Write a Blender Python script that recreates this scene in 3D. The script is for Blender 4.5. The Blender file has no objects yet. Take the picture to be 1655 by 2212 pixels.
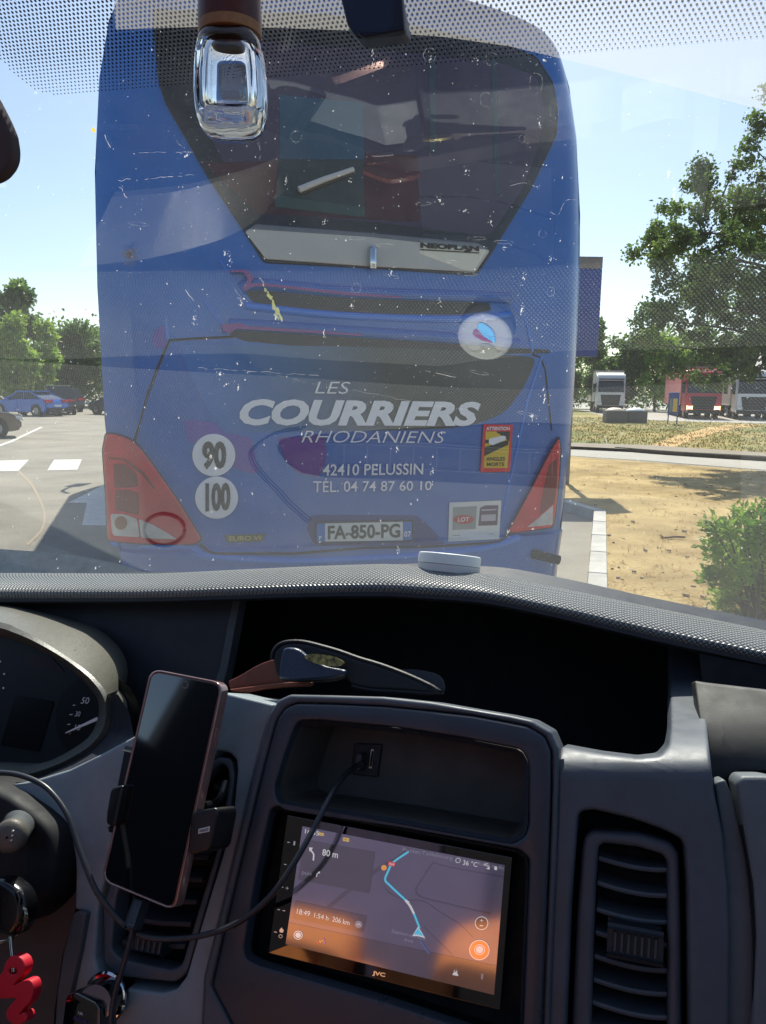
import bpy, bmesh, math, random
from mathutils import Vector, Matrix, geometry
random.seed(7)
V = Vector
SC = bpy.context.scene
COL = SC.collection
RAD = math.radians

# ------------------------------------------------------------------ camera
H = 1.75                                   # eye height above the ground
K = 3065 / 1655.0
FPX, CX, CY = 3072.0 / K, 827.5, 1106.0    # focal length and centre in layout pixels (1655 wide)
pit, rol = RAD(9.0), RAD(0.75)
CF = V((0, math.cos(pit), -math.sin(pit)))
U0 = V((0, math.sin(pit), math.cos(pit)))
CR = V((1, 0, 0)) * math.cos(rol) + U0 * math.sin(rol)
CU = V((1, 0, 0)) * -math.sin(rol) + U0 * math.cos(rol)
EYE = V((0, 0, H))
cam_d = bpy.data.cameras.new('camera')
cam_d.sensor_fit = 'VERTICAL'
cam_d.sensor_height = 24
cam_d.lens = 18.0
cam_d.clip_start = 0.01
cam_d.clip_end = 4000
cam = bpy.data.objects.new('camera', cam_d)
COL.objects.link(cam)
m = Matrix((CR, CU, -CF)).transposed().to_4x4()
m.translation = EYE
cam.matrix_world = m
SC.camera = cam

# ------------------------------------------------------------------ sky and sun
SUN_EL, SUN_AZ = RAD(50), RAD(5)          # azimuth measured from +Y towards +X
w = bpy.data.worlds.new('World')
SC.world = w
w.use_nodes = True
nt = w.node_tree
nt.nodes.clear()
sky = nt.nodes.new('ShaderNodeTexSky')
sky.sky_type = 'NISHITA'
sky.sun_disc = False
sky.sun_elevation = SUN_EL
sky.sun_rotation = SUN_AZ
sky.altitude = 200
sky.air_density = 0.95
sky.dust_density = 1.0
sky.ozone_density = 0.8
bg = nt.nodes.new('ShaderNodeBackground')
bg.inputs['Strength'].default_value = 0.115
wo = nt.nodes.new('ShaderNodeOutputWorld')
nt.links.new(sky.outputs[0], bg.inputs[0])
nt.links.new(bg.outputs[0], wo.inputs[0])
sl = bpy.data.lights.new('sun', 'SUN')
sl.energy = 4.2
sl.angle = RAD(0.53)
sl.color = (1.0, 0.94, 0.84)
sun = bpy.data.objects.new('sun', sl)
COL.objects.link(sun)
SUND = V((math.sin(SUN_AZ) * math.cos(SUN_EL), math.cos(SUN_AZ) * math.cos(SUN_EL), math.sin(SUN_EL)))
sun.rotation_euler = SUND.to_track_quat('Z', 'Y').to_euler()
sun.location = (0, 0, 30)
SC.view_settings.view_transform = 'Standard'
SC.view_settings.look = 'None'
SC.view_settings.exposure = 0.65
SC.view_settings.gamma = 1
SC.view_settings.use_curve_mapping = False
try:
    SC.cycles.use_denoising = True
    SC.cycles.max_bounces = 10
    SC.cycles.transparent_max_bounces = 24
    SC.cycles.sample_clamp_indirect = 6
    SC.cycles.caustics_refractive = False
    SC.cycles.caustics_reflective = False
except Exception:
    pass

# ------------------------------------------------------------------ helpers
def ray(x, y):
    return CF + CR * ((x - CX) / FPX) - CU * ((y - CY) / FPX)

def at_plane(x, y, p0, n):
    r = ray(x, y)
    return EYE + r * ((p0 - EYE).dot(n) / r.dot(n))

def ground(x, y, z=0.0):
    return at_plane(x, y, V((0, 0, z)), V((0, 0, 1)))

def at_depth(x, y, d):
    return EYE + ray(x, y) * d

def srgb(r, g, b):
    f = lambda c: (c / 255 / 12.92) if c / 255 <= 0.04045 else ((c / 255 + 0.055) / 1.055) ** 2.4
    return (f(r), f(g), f(b))

MATS = {}
def pm(name, col, rough=0.5, metal=0.0, var=0.0, vscale=8.0, bump=0.0, bscale=200.0, spec=0.5,
       emit=None, estr=1.0, coat=0.0, col2=None, trans=0.0, alpha=1.0, rvar=0.0, bdist=0.001, coord='Object'):
    """Principled material with noise colour variation, noise bump and roughness variation."""
    if name in MATS:
        return MATS[name]
    mt = bpy.data.materials.new(name)
    mt.use_nodes = True
    n = mt.node_tree.nodes
    l = mt.node_tree.links
    b = n['Principled BSDF']
    b.inputs['Base Color'].default_value = (*col, 1)
    b.inputs['Roughness'].default_value = rough
    b.inputs['Metallic'].default_value = metal
    b.inputs['Specular IOR Level'].default_value = spec
    b.inputs['Coat Weight'].default_value = coat
    b.inputs['Coat Roughness'].default_value = 0.06
    b.inputs['Transmission Weight'].default_value = trans
    b.inputs['Alpha'].default_value = alpha
    tc = n.new('ShaderNodeTexCoord')
    if var > 0 or col2:
        nz = n.new('ShaderNodeTexNoise')
        nz.inputs['Scale'].default_value = vscale
        nz.inputs['Detail'].default_value = 6
        nz.inputs['Roughness'].default_value = 0.65
        l.new(tc.outputs[coord], nz.inputs['Vector'])
        mx = n.new('ShaderNodeMix')
        mx.data_type = 'RGBA'
        c2 = col2 if col2 else tuple(min(1, c * (1 + var)) for c in col)
        c1 = col if col2 else tuple(c * (1 - var) for c in col)
        mx.inputs[6].default_value = (*c1, 1)
        mx.inputs[7].default_value = (*c2, 1)
        rp = n.new('ShaderNodeValToRGB')
        rp.color_ramp.elements[0].position = 0.32
        rp.color_ramp.elements[1].position = 0.68
        l.new(nz.outputs['Fac'], rp.inputs[0])
        l.new(rp.outputs[0], mx.inputs[0])
        l.new(mx.outputs[2], b.inputs['Base Color'])
    if rvar > 0:
        nr = n.new('ShaderNodeTexNoise')
        nr.inputs['Scale'].default_value = vscale * 2.3
        nr.inputs['Detail'].default_value = 5
        l.new(tc.outputs[coord], nr.inputs['Vector'])
        mr = n.new('ShaderNodeMapRange')
        mr.inputs[1].default_value = 0.3
        mr.inputs[2].default_value = 0.7
        mr.inputs[3].default_value = max(0.02, rough - rvar)
        mr.inputs[4].default_value = min(1, rough + rvar)
        l.new(nr.outputs['Fac'], mr.inputs[0])
        l.new(mr.outputs[0], b.inputs['Roughness'])
    if bump > 0:
        nb = n.new('ShaderNodeTexNoise')
        nb.inputs['Scale'].default_value = bscale
        nb.inputs['Detail'].default_value = 3
        l.new(tc.outputs[coord], nb.inputs['Vector'])
        bp = n.new('ShaderNodeBump')
        bp.inputs['Strength'].default_value = bump
        bp.inputs['Distance'].default_value = bdist
        l.new(nb.outputs['Fac'], bp.inputs['Height'])
        l.new(bp.outputs[0], b.inputs['Normal'])
    if emit:
        b.inputs['Emission Color'].default_value = (*emit, 1)
        b.inputs['Emission Strength'].default_value = estr
    MATS[name] = mt
    return mt

BASE = {}
def thing(name, label, cat, loc=(0, 0, 0), group=None, kind=None):
    o = bpy.data.objects.new(name, None)
    o.empty_display_size = 0.1
    COL.objects.link(o)
    o.location = loc
    o['label'] = label
    o['category'] = cat
    if group:
        o['group'] = group
    if kind:
        o['kind'] = kind
    BASE[o.name] = V(loc)
    return o

def mk(name, bm, mat, parent=None, label=None, cat=None, group=None, kind=None, smooth=30, mats=None):
    """bmesh (world coordinates) -> ONE mesh object, parented to its thing."""
    me = bpy.data.meshes.new(name)
    base = BASE[parent.name] if parent else None
    if base is not None:
        bmesh.ops.translate(bm, verts=bm.verts, vec=-base)
    bm.to_mesh(me)
    bm.free()
    for mm in (mats or [mat]):
        me.materials.append(mm)
    if smooth:
        me.polygons.foreach_set('use_smooth', [True] * len(me.polygons))
        me.set_sharp_from_angle(angle=RAD(smooth))
    o = bpy.data.objects.new(name, me)
    COL.objects.link(o)
    if parent:
        o.parent = parent
        BASE[o.name] = base
    else:
        BASE[o.name] = V((0, 0, 0))
    if label:
        o['label'] = label
    if cat:
        o['category'] = cat
    if group:
        o['group'] = group
    if kind:
        o['kind'] = kind
    return o

def box_bm(bm, c, ax, ay, az, sx, sy, sz, bev=0.0, seg=2):
    """Bevelled box about c with half axes along ax, ay, az."""
    r = bmesh.ops.create_cube(bm, size=1.0)
    vs = r['verts']
    for v in vs:
        v.co = c + ax * (v.co.x * sx) + ay * (v.co.y * sy) + az * (v.co.z * sz)
    if bev > 0:
        es = list({e for v in vs for e in v.link_edges})
        bmesh.ops.bevel(bm, geom=es, offset=bev, segments=seg, affect='EDGES', profile=0.5)

EX, EY, EZ = V((1, 0, 0)), V((0, 1, 0)), V((0, 0, 1))
def box(c, s, bev=0.0, ax=EX, ay=EY, az=EZ, seg=2):
    bm = bmesh.new()
    box_bm(bm, V(c), ax, ay, az, s[0], s[1], s[2], bev, seg)
    return bm

def cyl_bm(bm, p, q, r0, r1=None, n=20, caps=True):
    p, q = V(p), V(q)
    r1 = r0 if r1 is None else r1
    d = (q - p).normalized()
    a = d.orthogonal().normalized()
    b = d.cross(a)
    A = [bm.verts.new(p + (a * math.cos(t) + b * math.sin(t)) * r0) for t in [2 * math.pi * i / n for i in range(n)]]
    B = [bm.verts.new(q + (a * math.cos(t) + b * math.sin(t)) * r1) for t in [2 * math.pi * i / n for i in range(n)]]
    for i in range(n):
        bm.faces.new((A[i], A[(i + 1) % n], B[(i + 1) % n], B[i]))
    if caps:
        bm.faces.new(A[::-1])
        bm.faces.new(B)

def cyl(p, q, r0, r1=None, n=20):
    bm = bmesh.new()
    cyl_bm(bm, p, q, r0, r1, n)
    return bm

def catmull(pts, n=6):
    out = []
    P = [V(p) for p in pts]
    P = [P[0] * 2 - P[1]] + P + [P[-1] * 2 - P[-2]]
    for i in range(1, len(P) - 2):
        for k in range(n):
            t = k / n
            a, b, c, d = P[i - 1], P[i], P[i + 1], P[i + 2]
            out.append(0.5 * ((2 * b) + (c - a) * t + (2 * a - 5 * b + 4 * c - d) * t * t + (3 * b - a - 3 * c + d) * t ** 3))
    out.append(P[-2])
    return out

def tube_bm(bm, pts, rad, n=10):
    """Tube through pts; rad a number or a list."""
    rs = rad if isinstance(rad, (list, tuple)) else [rad] * len(pts)
    rings = []
    prev = None
    for i, p in enumerate(pts):
        d = (pts[min(i + 1, len(pts) - 1)] - pts[max(i - 1, 0)]).normalized()
        a = d.orthogonal().normalized() if prev is None else (prev - d * prev.dot(d)).normalized()
        prev = a
        b = d.cross(a)
        rings.append([bm.verts.new(p + (a * math.cos(2 * math.pi * k / n) + b * math.sin(2 * math.pi * k / n)) * rs[i]) for k in range(n)])
    for A, B in zip(rings, rings[1:]):
        for k in range(n):
            bm.faces.new((A[k], A[(k + 1) % n], B[(k + 1) % n], B[k]))
    bm.faces.new(rings[0][::-1])
    bm.faces.new(rings[-1])

def tube(pts, rad, n=10):
    bm = bmesh.new()
    tube_bm(bm, pts, rad, n)
    return bm

# polygons in layout pixels, mapped on to real surfaces
def area(p):
    return 0.5 * sum(p[i][0] * p[(i + 1) % len(p)][1] - p[(i + 1) % len(p)][0] * p[i][1] for i in range(len(p)))

def rpoly(pts, r=8, n=5):
    """Round the corners of a polygon by r."""
    out = []
    N = len(pts)
    for i in range(N):
        a, b, c = V(pts[i - 1][:2]), V(pts[i][:2]), V(pts[(i + 1) % N][:2])
        la, lc = (a - b).length, (c - b).length
        k = min(r, la * 0.48, lc * 0.48)
        p = b + (a - b) / la * k
        q = b + (c - b) / lc * k
        for j in range(n + 1):
            t = j / n
            s = p * (1 - t) ** 2 + b * 2 * t * (1 - t) + q * t * t
            out.append((s.x, s.y))
    return out

def inset(p, d):
    """Offset polygon inwards by d (outwards when negative)."""
    if d == 0:
        return list(p)
    s = 1 if area(p) > 0 else -1
    out = []
    N = len(p)
    for i in range(N):
        a, b, c = V(p[i - 1]), V(p[i]), V(p[(i + 1) % N])
        e1, e2 = (b - a), (c - b)
        if e1.length < 1e-9:
            e1 = e2
        if e2.length < 1e-9:
            e2 = e1
        e1.normalize()
        e2.normalize()
        n1, n2 = V((-e1.y, e1.x)), V((-e2.y, e2.x))
        mm = n1 + n2
        if mm.length < 1e-6:
            mm = n1.copy()
        mm.normalize()
        k = 1 / max(0.45, mm.dot(n1))
        q = b + mm * (d * s * k)
        out.append((q.x, q.y))
    return out

def panel_bm(outer, mapf, h=0.0, holes=(), r=0.0, depth=0.0, step=0, rh=None, mpp=0.00036):
    """Raised panel: face at height h, edges rounded by r pixels, walls going back by depth."""
    bm = bmesh.new()
    rh = r * mpp if rh is None else rh
    inner = []
    for li, lp in enumerate([list(outer)] + [list(x) for x in holes]):
        sgn = 1 if li == 0 else -1
        loops = []
        if depth > 0:
            loops.append((lp, h - depth))
        if r > 0:
            for th in (0, 22, 45, 68):
                loops.append((inset(lp, sgn * r * (1 - math.cos(RAD(th)))), h - rh * (1 - math.sin(RAD(th)))))
        last = inset(lp, sgn * r) if r > 0 else lp
        loops.append((last, h))
        prev = None
        for pl, hh in loops:
            cur = [bm.verts.new((x, y, hh)) for x, y in pl]
            if prev:
                for i in range(len(cur)):
                    j = (i + 1) % len(cur)
                    bm.faces.new((prev[i], prev[j], cur[j], cur[i]))
            prev = cur
        inner.append((last, prev))
    tris = geometry.tessellate_polygon([[V((x, y, 0)) for x, y in pl] for pl, _ in inner])
    flat = [v for _, vs in inner for v in vs]
    for t in tris:
        try:
            bm.faces.new([flat[i] for i in t])
        except ValueError:
            pass
    if step:
        xs = [v.co.x for v in bm.verts]
        ys = [v.co.y for v in bm.verts]
        for lo, hi, nv in ((min(xs), max(xs), V((1, 0, 0))), (min(ys), max(ys), V((0, 1, 0)))):
            k = math.floor(lo / step) + 1
            while k * step < hi:
                bmesh.ops.bisect_plane(bm, geom=bm.verts[:] + bm.edges[:] + bm.faces[:], plane_co=nv * (k * step), plane_no=nv)
                k += 1
    for v in bm.verts:
        v.co = mapf(v.co.x, v.co.y, v.co.z)
    bmesh.ops.remove_doubles(bm, verts=bm.verts, dist=1e-6)
    bmesh.ops.recalc_face_normals(bm, faces=bm.faces)
    return bm

def panel(name, outer, mapf, mat, parent, label=None, smooth=35, **kw):
    return mk(name, panel_bm(outer, mapf, **kw), mat, parent, label=label, smooth=smooth)

def resample(pts, n, closed=False):
    P = [V(p) for p in pts]
    if closed:
        P.append(P[0])
    L = [0]
    for a, b in zip(P, P[1:]):
        L.append(L[-1] + (b - a).length)
    out = []
    m_ = n if closed else n - 1
    for i in range(n):
        s = L[-1] * i / m_
        k = 0
        while k < len(L) - 2 and L[k + 1] < s:
            k += 1
        t = (s - L[k]) / max(1e-9, L[k + 1] - L[k])
        out.append(P[k].lerp(P[k + 1], t))
    return out

def smooth2(pts, n=5):
    return [(p.x, p.y) for p in catmull([V((a, b, 0)) for a, b in pts], n)]

def loft_bm(curves, mapf, n=40, closed=False):
    """Surface through a row of pixel curves, each at its own height."""
    bm = bmesh.new()
    rows = []
    for pts, h in curves:
        rows.append([bm.verts.new(mapf(p.x, p.y, h)) for p in resample(pts, n, closed)])
    for A, B in zip(rows, rows[1:]):
        for i in range(n if closed else n - 1):
            j = (i + 1) % n
            bm.faces.new((A[i], A[j], B[j], B[i]))
    bmesh.ops.recalc_face_normals(bm, faces=bm.faces)
    return bm

def grid_obj(name, rows, mat, parent, uvs=None, smooth=40, label=None):
    bm = bmesh.new()
    R = [[bm.verts.new(p) for p in r] for r in rows]
    ul = bm.loops.layers.uv.new('UVMap') if uvs else None
    for i in range(len(R) - 1):
        for j in range(len(R[0]) - 1):
            f = bm.faces.new((R[i][j], R[i][j + 1], R[i + 1][j + 1], R[i + 1][j]))
            if uvs:
                for lp, (a, b) in zip(f.loops, ((i, j), (i, j + 1), (i + 1, j + 1), (i + 1, j))):
                    lp[ul].uv = uvs[a][b]
    bmesh.ops.recalc_face_normals(bm, faces=bm.faces)
    return mk(name, bm, mat, parent, smooth=smooth, label=label)

TXT = {}
def glyphs(s, bold=0.0, shear=0.0, space=1.0):
    key = (s, bold, shear, space)
    if key in TXT:
        return TXT[key]
    c = bpy.data.curves.new('txt', 'FONT')
    c.body = s
    c.size = 1
    c.offset = bold
    c.shear = shear
    c.space_character = space
    c.resolution_u = 3
    o = bpy.data.objects.new('txt', c)
    COL.objects.link(o)
    dg = bpy.context.evaluated_depsgraph_get()
    dg.update()
    me = bpy.data.meshes.new_from_object(o.evaluated_get(dg))
    vs = [(v.co.x, v.co.y) for v in me.vertices]
    fs = [list(p.vertices) for p in me.polygons]
    bpy.data.objects.remove(o)
    bpy.data.curves.remove(c)
    bpy.data.meshes.remove(me)
    TXT[key] = (vs, fs)
    return vs, fs

def text(name, s, quad, mapf, h, mat, parent, bold=0.0, shear=0.0, space=1.0, label=None):
    """Lettering fitted to a pixel quad (TL, TR, BR, BL) and laid on the surface."""
    vs, fs = glyphs(s, bold, shear, space)
    x0, x1 = min(v[0] for v in vs), max(v[0] for v in vs)
    y0, y1 = min(v[1] for v in vs), max(v[1] for v in vs)
    bm = bmesh.new()
    TL, TR, BR, BL = [V(q) for q in quad]
    bv = []
    for x, y in vs:
        a = (x - x0) / (x1 - x0)
        b = (y - y0) / (y1 - y0)
        p = (BL.lerp(BR, a)).lerp(TL.lerp(TR, a), b)
        bv.append(bm.verts.new(mapf(p.x, p.y, h)))
    for f in fs:
        try:
            bm.faces.new([bv[i] for i in f])
        except ValueError:
            pass
    return mk(name, bm, mat, parent, label=label, smooth=0)

def circ(cx, cy, rx, ry=None, n=32, a0=0):
    ry = rx if ry is None else ry
    return [(cx + rx * math.cos(a0 + 2 * math.pi * i / n), cy + ry * math.sin(a0 + 2 * math.pi * i / n)) for i in range(n)]

def stroke(pts, wd):
    """Polygon of a polyline with width wd."""
    P = [V(p) for p in pts]
    L, R_ = [], []
    for i, p in enumerate(P):
        d = (P[min(i + 1, len(P) - 1)] - P[max(i - 1, 0)]).normalized()
        n_ = V((-d.y, d.x)) * wd / 2
        L.append(tuple(p + n_))
        R_.append(tuple(p - n_))
    return L + R_[::-1]

def zoomer(x0, y0, x1, W):
    s = (x1 - x0) / W / K
    return lambda pts: [(x0 / K + a * s, y0 / K + b * s) for a, b in pts]

def planemap(p0, n):
    n = n.normalized()
    def f(x, y, h):
        return at_plane(x, y, p0 + n * h, n)
    return f

def gmap(x, y, h):
    return ground(x, y, h)
# ------------------------------------------------------------------ ground, roads, pavements
def sheet(name, poly, z, mat, step=0, label=None):
    """Flat sheet from pixels on the ground (mapped at z)."""
    o = mk(name, panel_bm(poly, gmap, h=z, step=step), mat, smooth=0, kind='structure')
    if label:
        o['label'] = label
    return o

def wsheet(name, pts, z, mat):
    bm = bmesh.new()
    bm.faces.new([bm.verts.new((x, y, z)) for x, y in pts])
    bmesh.ops.triangulate(bm, faces=bm.faces)
    return mk(name, bm, mat, smooth=0, kind='structure')

M_asph = pm('pale_asphalt', srgb(150, 143, 128), 0.9, var=0.22, vscale=0.6, bump=0.5, bscale=90, bdist=0.004)
M_white = pm('road_paint', srgb(226, 222, 212), 0.75, var=0.12, vscale=5)
M_sand = pm('dry_ground', srgb(210, 182, 124), 0.95, col2=srgb(146, 122, 74), vscale=0.8, bump=0.8, bscale=25, bdist=0.03)
M_kerb = pm('kerb_concrete', srgb(196, 192, 182), 0.85, var=0.16, vscale=5, bump=0.4, bscale=60, bdist=0.004)
M_grassdry = pm('dry_meadow', srgb(104, 120, 58), 0.95, col2=srgb(186, 156, 94), vscale=0.22, bump=0.8, bscale=14, bdist=0.05)
M_road = pm('light_road', srgb(178, 172, 160), 0.88, var=0.08, vscale=0.8)
M_pave = pm('pavement', srgb(150, 138, 120), 0.9, var=0.1, vscale=1.0)

wsheet('ground', [(-2500, -60), (2500, -60), (2500, 2600), (-2500, 2600)], 0.0, M_asph)
zl = zoomer(0, 1100, 440, 811)
zr2 = zoomer(2250, 1700, 3065, 1655)
zr1 = zoomer(2250, 1000, 3065, 1655)
# far meadow on both sides of the truck lane
def gxy(px, py):
    p = ground(px, py)
    return (p.x, p.y)
LN = [gxy(1228, 902), gxy(1330, 912), gxy(1480, 915), gxy(1655, 921), gxy(1900, 929)]
# meadow between the road strip and the truck lane
A = [gxy(1000, 952), gxy(1215, 962), gxy(1400, 968), gxy(1655, 985), gxy(2100, 1015)]
B = [gxy(2100, 932), gxy(1655, 916), gxy(1480, 911), gxy(1330, 905), gxy(1228, 880), gxy(1120, 872)]
wsheet('meadow', A + B, 0.012, M_grassdry)
# pavement behind the dark kerb
wsheet('pavement', [gxy(1000, 962), gxy(1215, 970), gxy(1400, 979), gxy(1655, 993), gxy(2100, 1026), gxy(2100, 1015), gxy(1655, 985), gxy(1400, 968), gxy(1215, 962), gxy(1000, 952)], 0.10, M_pave)
wsheet('road', [gxy(1000, 976), gxy(1215, 984), gxy(1400, 996), gxy(1655, 1016), gxy(2100, 1056), gxy(2100, 1024), gxy(1655, 991), gxy(1400, 977), gxy(1215, 966), gxy(1000, 958)], 0.008, M_road)
wsheet('truck_lane', [gxy(1228, 880), gxy(1330, 905), gxy(1480, 911), gxy(1655, 916), gxy(2100, 932), gxy(2400, 900), gxy(1655, 872), gxy(1235, 864)], 0.016, M_road)
# worn path across the meadow
pth = [gxy(1395, 968), gxy(1455, 968), gxy(1500, 951), gxy(1545, 936), gxy(1600, 924), gxy(1655, 918), gxy(1590, 917), gxy(1530, 924), gxy(1470, 941), gxy(1430, 953)]
wsheet('path', pth, 0.02, pm('bare_path', srgb(206, 170, 112), 0.95, var=0.12, vscale=2))
# dark kerb between road and pavement
bm = bmesh.new()
kp = [ground(x, y) for x, y in smooth2([(1330, 974), (1440, 983), (1560, 991), (1655, 997), (1850, 1012), (2100, 1032)], 3)]
for a, b in zip(kp, kp[1:]):
    d = (b - a).normalized()
    box_bm(bm, (a + b) / 2 + EZ * 0.06, d, V((-d.y, d.x, 0)), EZ, (b - a).length, 0.14, 0.13, 0.01, 1)
mk('kerb', bm, pm('dark_kerb', srgb(78, 72, 62), 0.9, var=0.2, vscale=4), kind='structure')

# sandy island on the right, a kerb's height above the asphalt
zs = 0.10
c_corner = ground(1303, 1103, 0.12)
sand_px = [(1307, 1104), (1302, 1300), (1300, 1420), (1500, 1500), (2300, 1500), (2300, 1080), (1655, 1018), (1400, 998), (1215, 985), (1000, 977), (900, 1000)]
sp = [ground(x, y, zs) for x, y in sand_px]
bm = bmesh.new()
bm.faces.new([bm.verts.new(p) for p in sp])
bmesh.ops.triangulate(bm, faces=bm.faces)
for nv in (V((1, 0, 0)), V((0, 1, 0))):
    for k in range(-10, 90):
        bmesh.ops.bisect_plane(bm, geom=bm.verts[:] + bm.edges[:] + bm.faces[:], plane_co=nv * (k * 0.5), plane_no=nv)
for v in bm.verts:
    if not v.is_boundary:
        v.co.z += random.uniform(-0.012, 0.025)
mk('dry_ground', bm, M_sand, kind='structure')
# pale kerb stones round the island: one run towards us, one away to the left
def kerb_run(p, q, n, wd=0.16, hh=0.135):
    d = (q - p).normalized()
    L = (q - p).length / n
    sd = V((-d.y, d.x, 0)).normalized()
    for i in range(n):
        bm = bmesh.new()
        c = p + d * (L * (i + 0.5))
        c.z = hh / 2
        box_bm(bm, c, d, sd, EZ, L - 0.003, wd, hh, 0.006, 2)
        mk('kerb_stone', bm, M_kerb, kerb_t)
kerb_t = thing('kerb', 'pale concrete kerb edging the dry sandy ground right of the bus', 'kerb', tuple(c_corner * 1.0), kind='structure')
kerb_run(ground(1296, 1102, 0.135), ground(1282, 1500, 0.135), 7)
kerb_run(ground(1293, 1102, 0.135), ground(1010, 1022, 0.135), 9)

# painted markings on the left
sheet('crossing_stripe', zl([(-260, 1378), (215, 1362), (135, 1445), (-330, 1450)]), 0.005, M_white)
sheet('crossing_stripe', zl([(400, 1362), (605, 1360), (570, 1435), (350, 1440)]), 0.005, M_white)
sheet('parking_line', zl([(-60, 1270), (60, 1228), (300, 1120), (318, 1122), (90, 1232), (-60, 1284)]), 0.005, M_white)
sheet('direction_arrow', zl([(505, 1678), (800, 1530), (1010, 1690), (890, 1688), (850, 1850), (605, 1845), (642, 1682)]), 0.005, M_white)
sheet('sealed_crack', stroke(smooth2(zl([(140, 1448), (230, 1540), (305, 1680), (330, 1790), (300, 1890), (200, 1990)]), 4), 5), 0.004,
      pm('crack_seal', srgb(176, 160, 136), 0.9, var=0.1))
# two storm litter twigs on the dry ground
zt = zoomer(2250, 1700, 3065, 1655)
tw = [ground(x, y, zs + 0.02) for x, y in zt([(800, 895), (830, 915), (920, 908), (1000, 912)])]
o = mk('twig', tube(catmull(tw, 4), 0.012, 6), pm('twig_wood', srgb(110, 80, 56), 0.9), label='thin bent brown twig lying on the dry sandy ground', cat='twig')

# straw tufts over the dry ground (nobody could count them)
bm = bmesh.new()
quad_poly = [(p.x, p.y) for p in sp]
def inside(x, y, poly):
    c = False
    j = len(poly) - 1
    for i in range(len(poly)):
        if (poly[i][1] > y) != (poly[j][1] > y) and x < (poly[j][0] - poly[i][0]) * (y - poly[i][1]) / (poly[j][1] - poly[i][1]) + poly[i][0]:
            c = not c
        j = i
    return c
rnd = random.Random(3)
cnt = 0
while cnt < 3600:
    y = 4.3 + (rnd.random() ** 1.6) * 14
    x = rnd.uniform(1.2, 1.6 + y * 0.62)
    if not inside(x, y, quad_poly):
        continue
    cnt += 1
    for k in range(rnd.randint(2, 6)):
        a = rnd.uniform(0, 6.28)
        l_ = rnd.uniform(0.03, 0.09)
        bx, by = x + rnd.gauss(0, .03), y + rnd.gauss(0, .03)
        ww = 0.004
        t = V((bx + math.cos(a) * l_ * 1.1, by + math.sin(a) * l_ * 1.1, zs + l_ * rnd.uniform(0.15, 0.8)))
        s = V((-math.sin(a), math.cos(a), 0)) * ww
        p = V((bx, by, zs + 0.005))
        bm.faces.new([bm.verts.new(p - s), bm.verts.new(p + s), bm.verts.new(t)])
mk('dry_grass', bm, pm('straw', srgb(196, 156, 92), 0.9, col2=srgb(150, 124, 66), vscale=3), smooth=0, kind='stuff',
   label='short straw coloured tufts scattered over the dry sandy ground')
bm = bmesh.new()
cnt = 0
while cnt < 420:
    y = 4.3 + (rnd.random() ** 1.5) * 12
    x = rnd.uniform(1.2, 1.6 + y * 0.62)
    if not inside(x, y, quad_poly):
        continue
    cnt += 1
    s = rnd.uniform(.008, .028)
    box_bm(bm, V((x, y, zs + s * .4)), V((math.cos(cnt), math.sin(cnt), 0)), V((-math.sin(cnt), math.cos(cnt), 0)), EZ, s * rnd.uniform(1, 2), s, s * .8)
mk('stones', bm, pm('small_stones', srgb(186, 170, 144), .9, col2=srgb(110, 92, 72), vscale=2), smooth=0, kind='stuff', label='small stones and crumbs of earth strewn over the dry ground')
# meadow grass
bm = bmesh.new()
mp = A + B
cnt = 0
while cnt < 5000:
    y = rnd.uniform(22, 56)
    x = rnd.uniform(-2, 1 + y * 0.6)
    if not inside(x, y, mp):
        continue
    cnt += 1
    for k in range(3):
        a = rnd.uniform(0, 6.28)
        l_ = rnd.uniform(0.03, 0.09)
        bx, by = x + rnd.gauss(0, .1), y + rnd.gauss(0, .1)
        t = V((bx + math.cos(a) * l_ * .6, by + math.sin(a) * l_ * .6, 0.02 + l_))
        s = V((-math.sin(a), math.cos(a), 0)) * 0.018
        p = V((bx, by, 0.014))
        bm.faces.new([bm.verts.new(p - s), bm.verts.new(p + s), bm.verts.new(t)])
mk('meadow_grass', bm, pm('meadow_blades', srgb(100, 118, 54), 0.9, col2=srgb(182, 156, 90), vscale=0.2), smooth=0, kind='stuff',
   label='half dried grass growing across the meadow beyond the road')

# ------------------------------------------------------------------ the coach in front
YB = RAD(17.5)
BU = V((math.cos(YB), math.sin(YB), 0))
BW = V((-math.sin(YB), math.cos(YB), 0))
BP = V((-0.0884, 3.8648, 0))
HWP = [(0.2, 1.14), (0.7, 1.165), (1.15, 1.215), (1.6, 1.238), (2.2, 1.245), (2.7, 1.235), (3.1, 1.20), (3.35, 1.15), (3.52, 1.085), (3.66, 0.97), (3.8, .9)]
def vd(k, v):
    t = max(0.0, min(1.0, (v - 3.3) / 0.36))
    return 0.11 * abs(k) ** 4 * t * t
def hw(v):
    for (a, x), (b, y) in zip(HWP, HWP[1:]):
        if v <= b:
            t = max(0, (v - a) / (b - a))
            return x + (y - x) * t
    return HWP[-1][1]
def bd(u, v):
    """Forward fall-away of the rear face."""
    k = min(1.3, abs(u) / hw(v))
    d = 0.02 * k * k + (0.10 * ((k - 0.86) / 0.14) ** 2.0 if k > 0.86 else 0)
    if v > 2.35:
        d += 0.05 * (v - 2.35)
    if v > 3.45:
        d += 0.9 * (v - 3.45) ** 2
    if v < 0.98:
        d -= 0.03
    return d
def bus_at(u, v, h=0.0):
    return BP + BU * u + BW * (bd(u, v) - h) + EZ * v
def bmap(x, y, h):
    r = ray(x, y)
    s = 0.0
    P = None
    for _ in range(14):
        p0 = BP + BW * (s - h)
        P = EYE + r * ((p0 - EYE).dot(BW) / r.dot(BW))
        u = (P - BP).dot(BU)
        s = s * 0.3 + 0.7 * bd(u, P.z)
    return P

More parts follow.
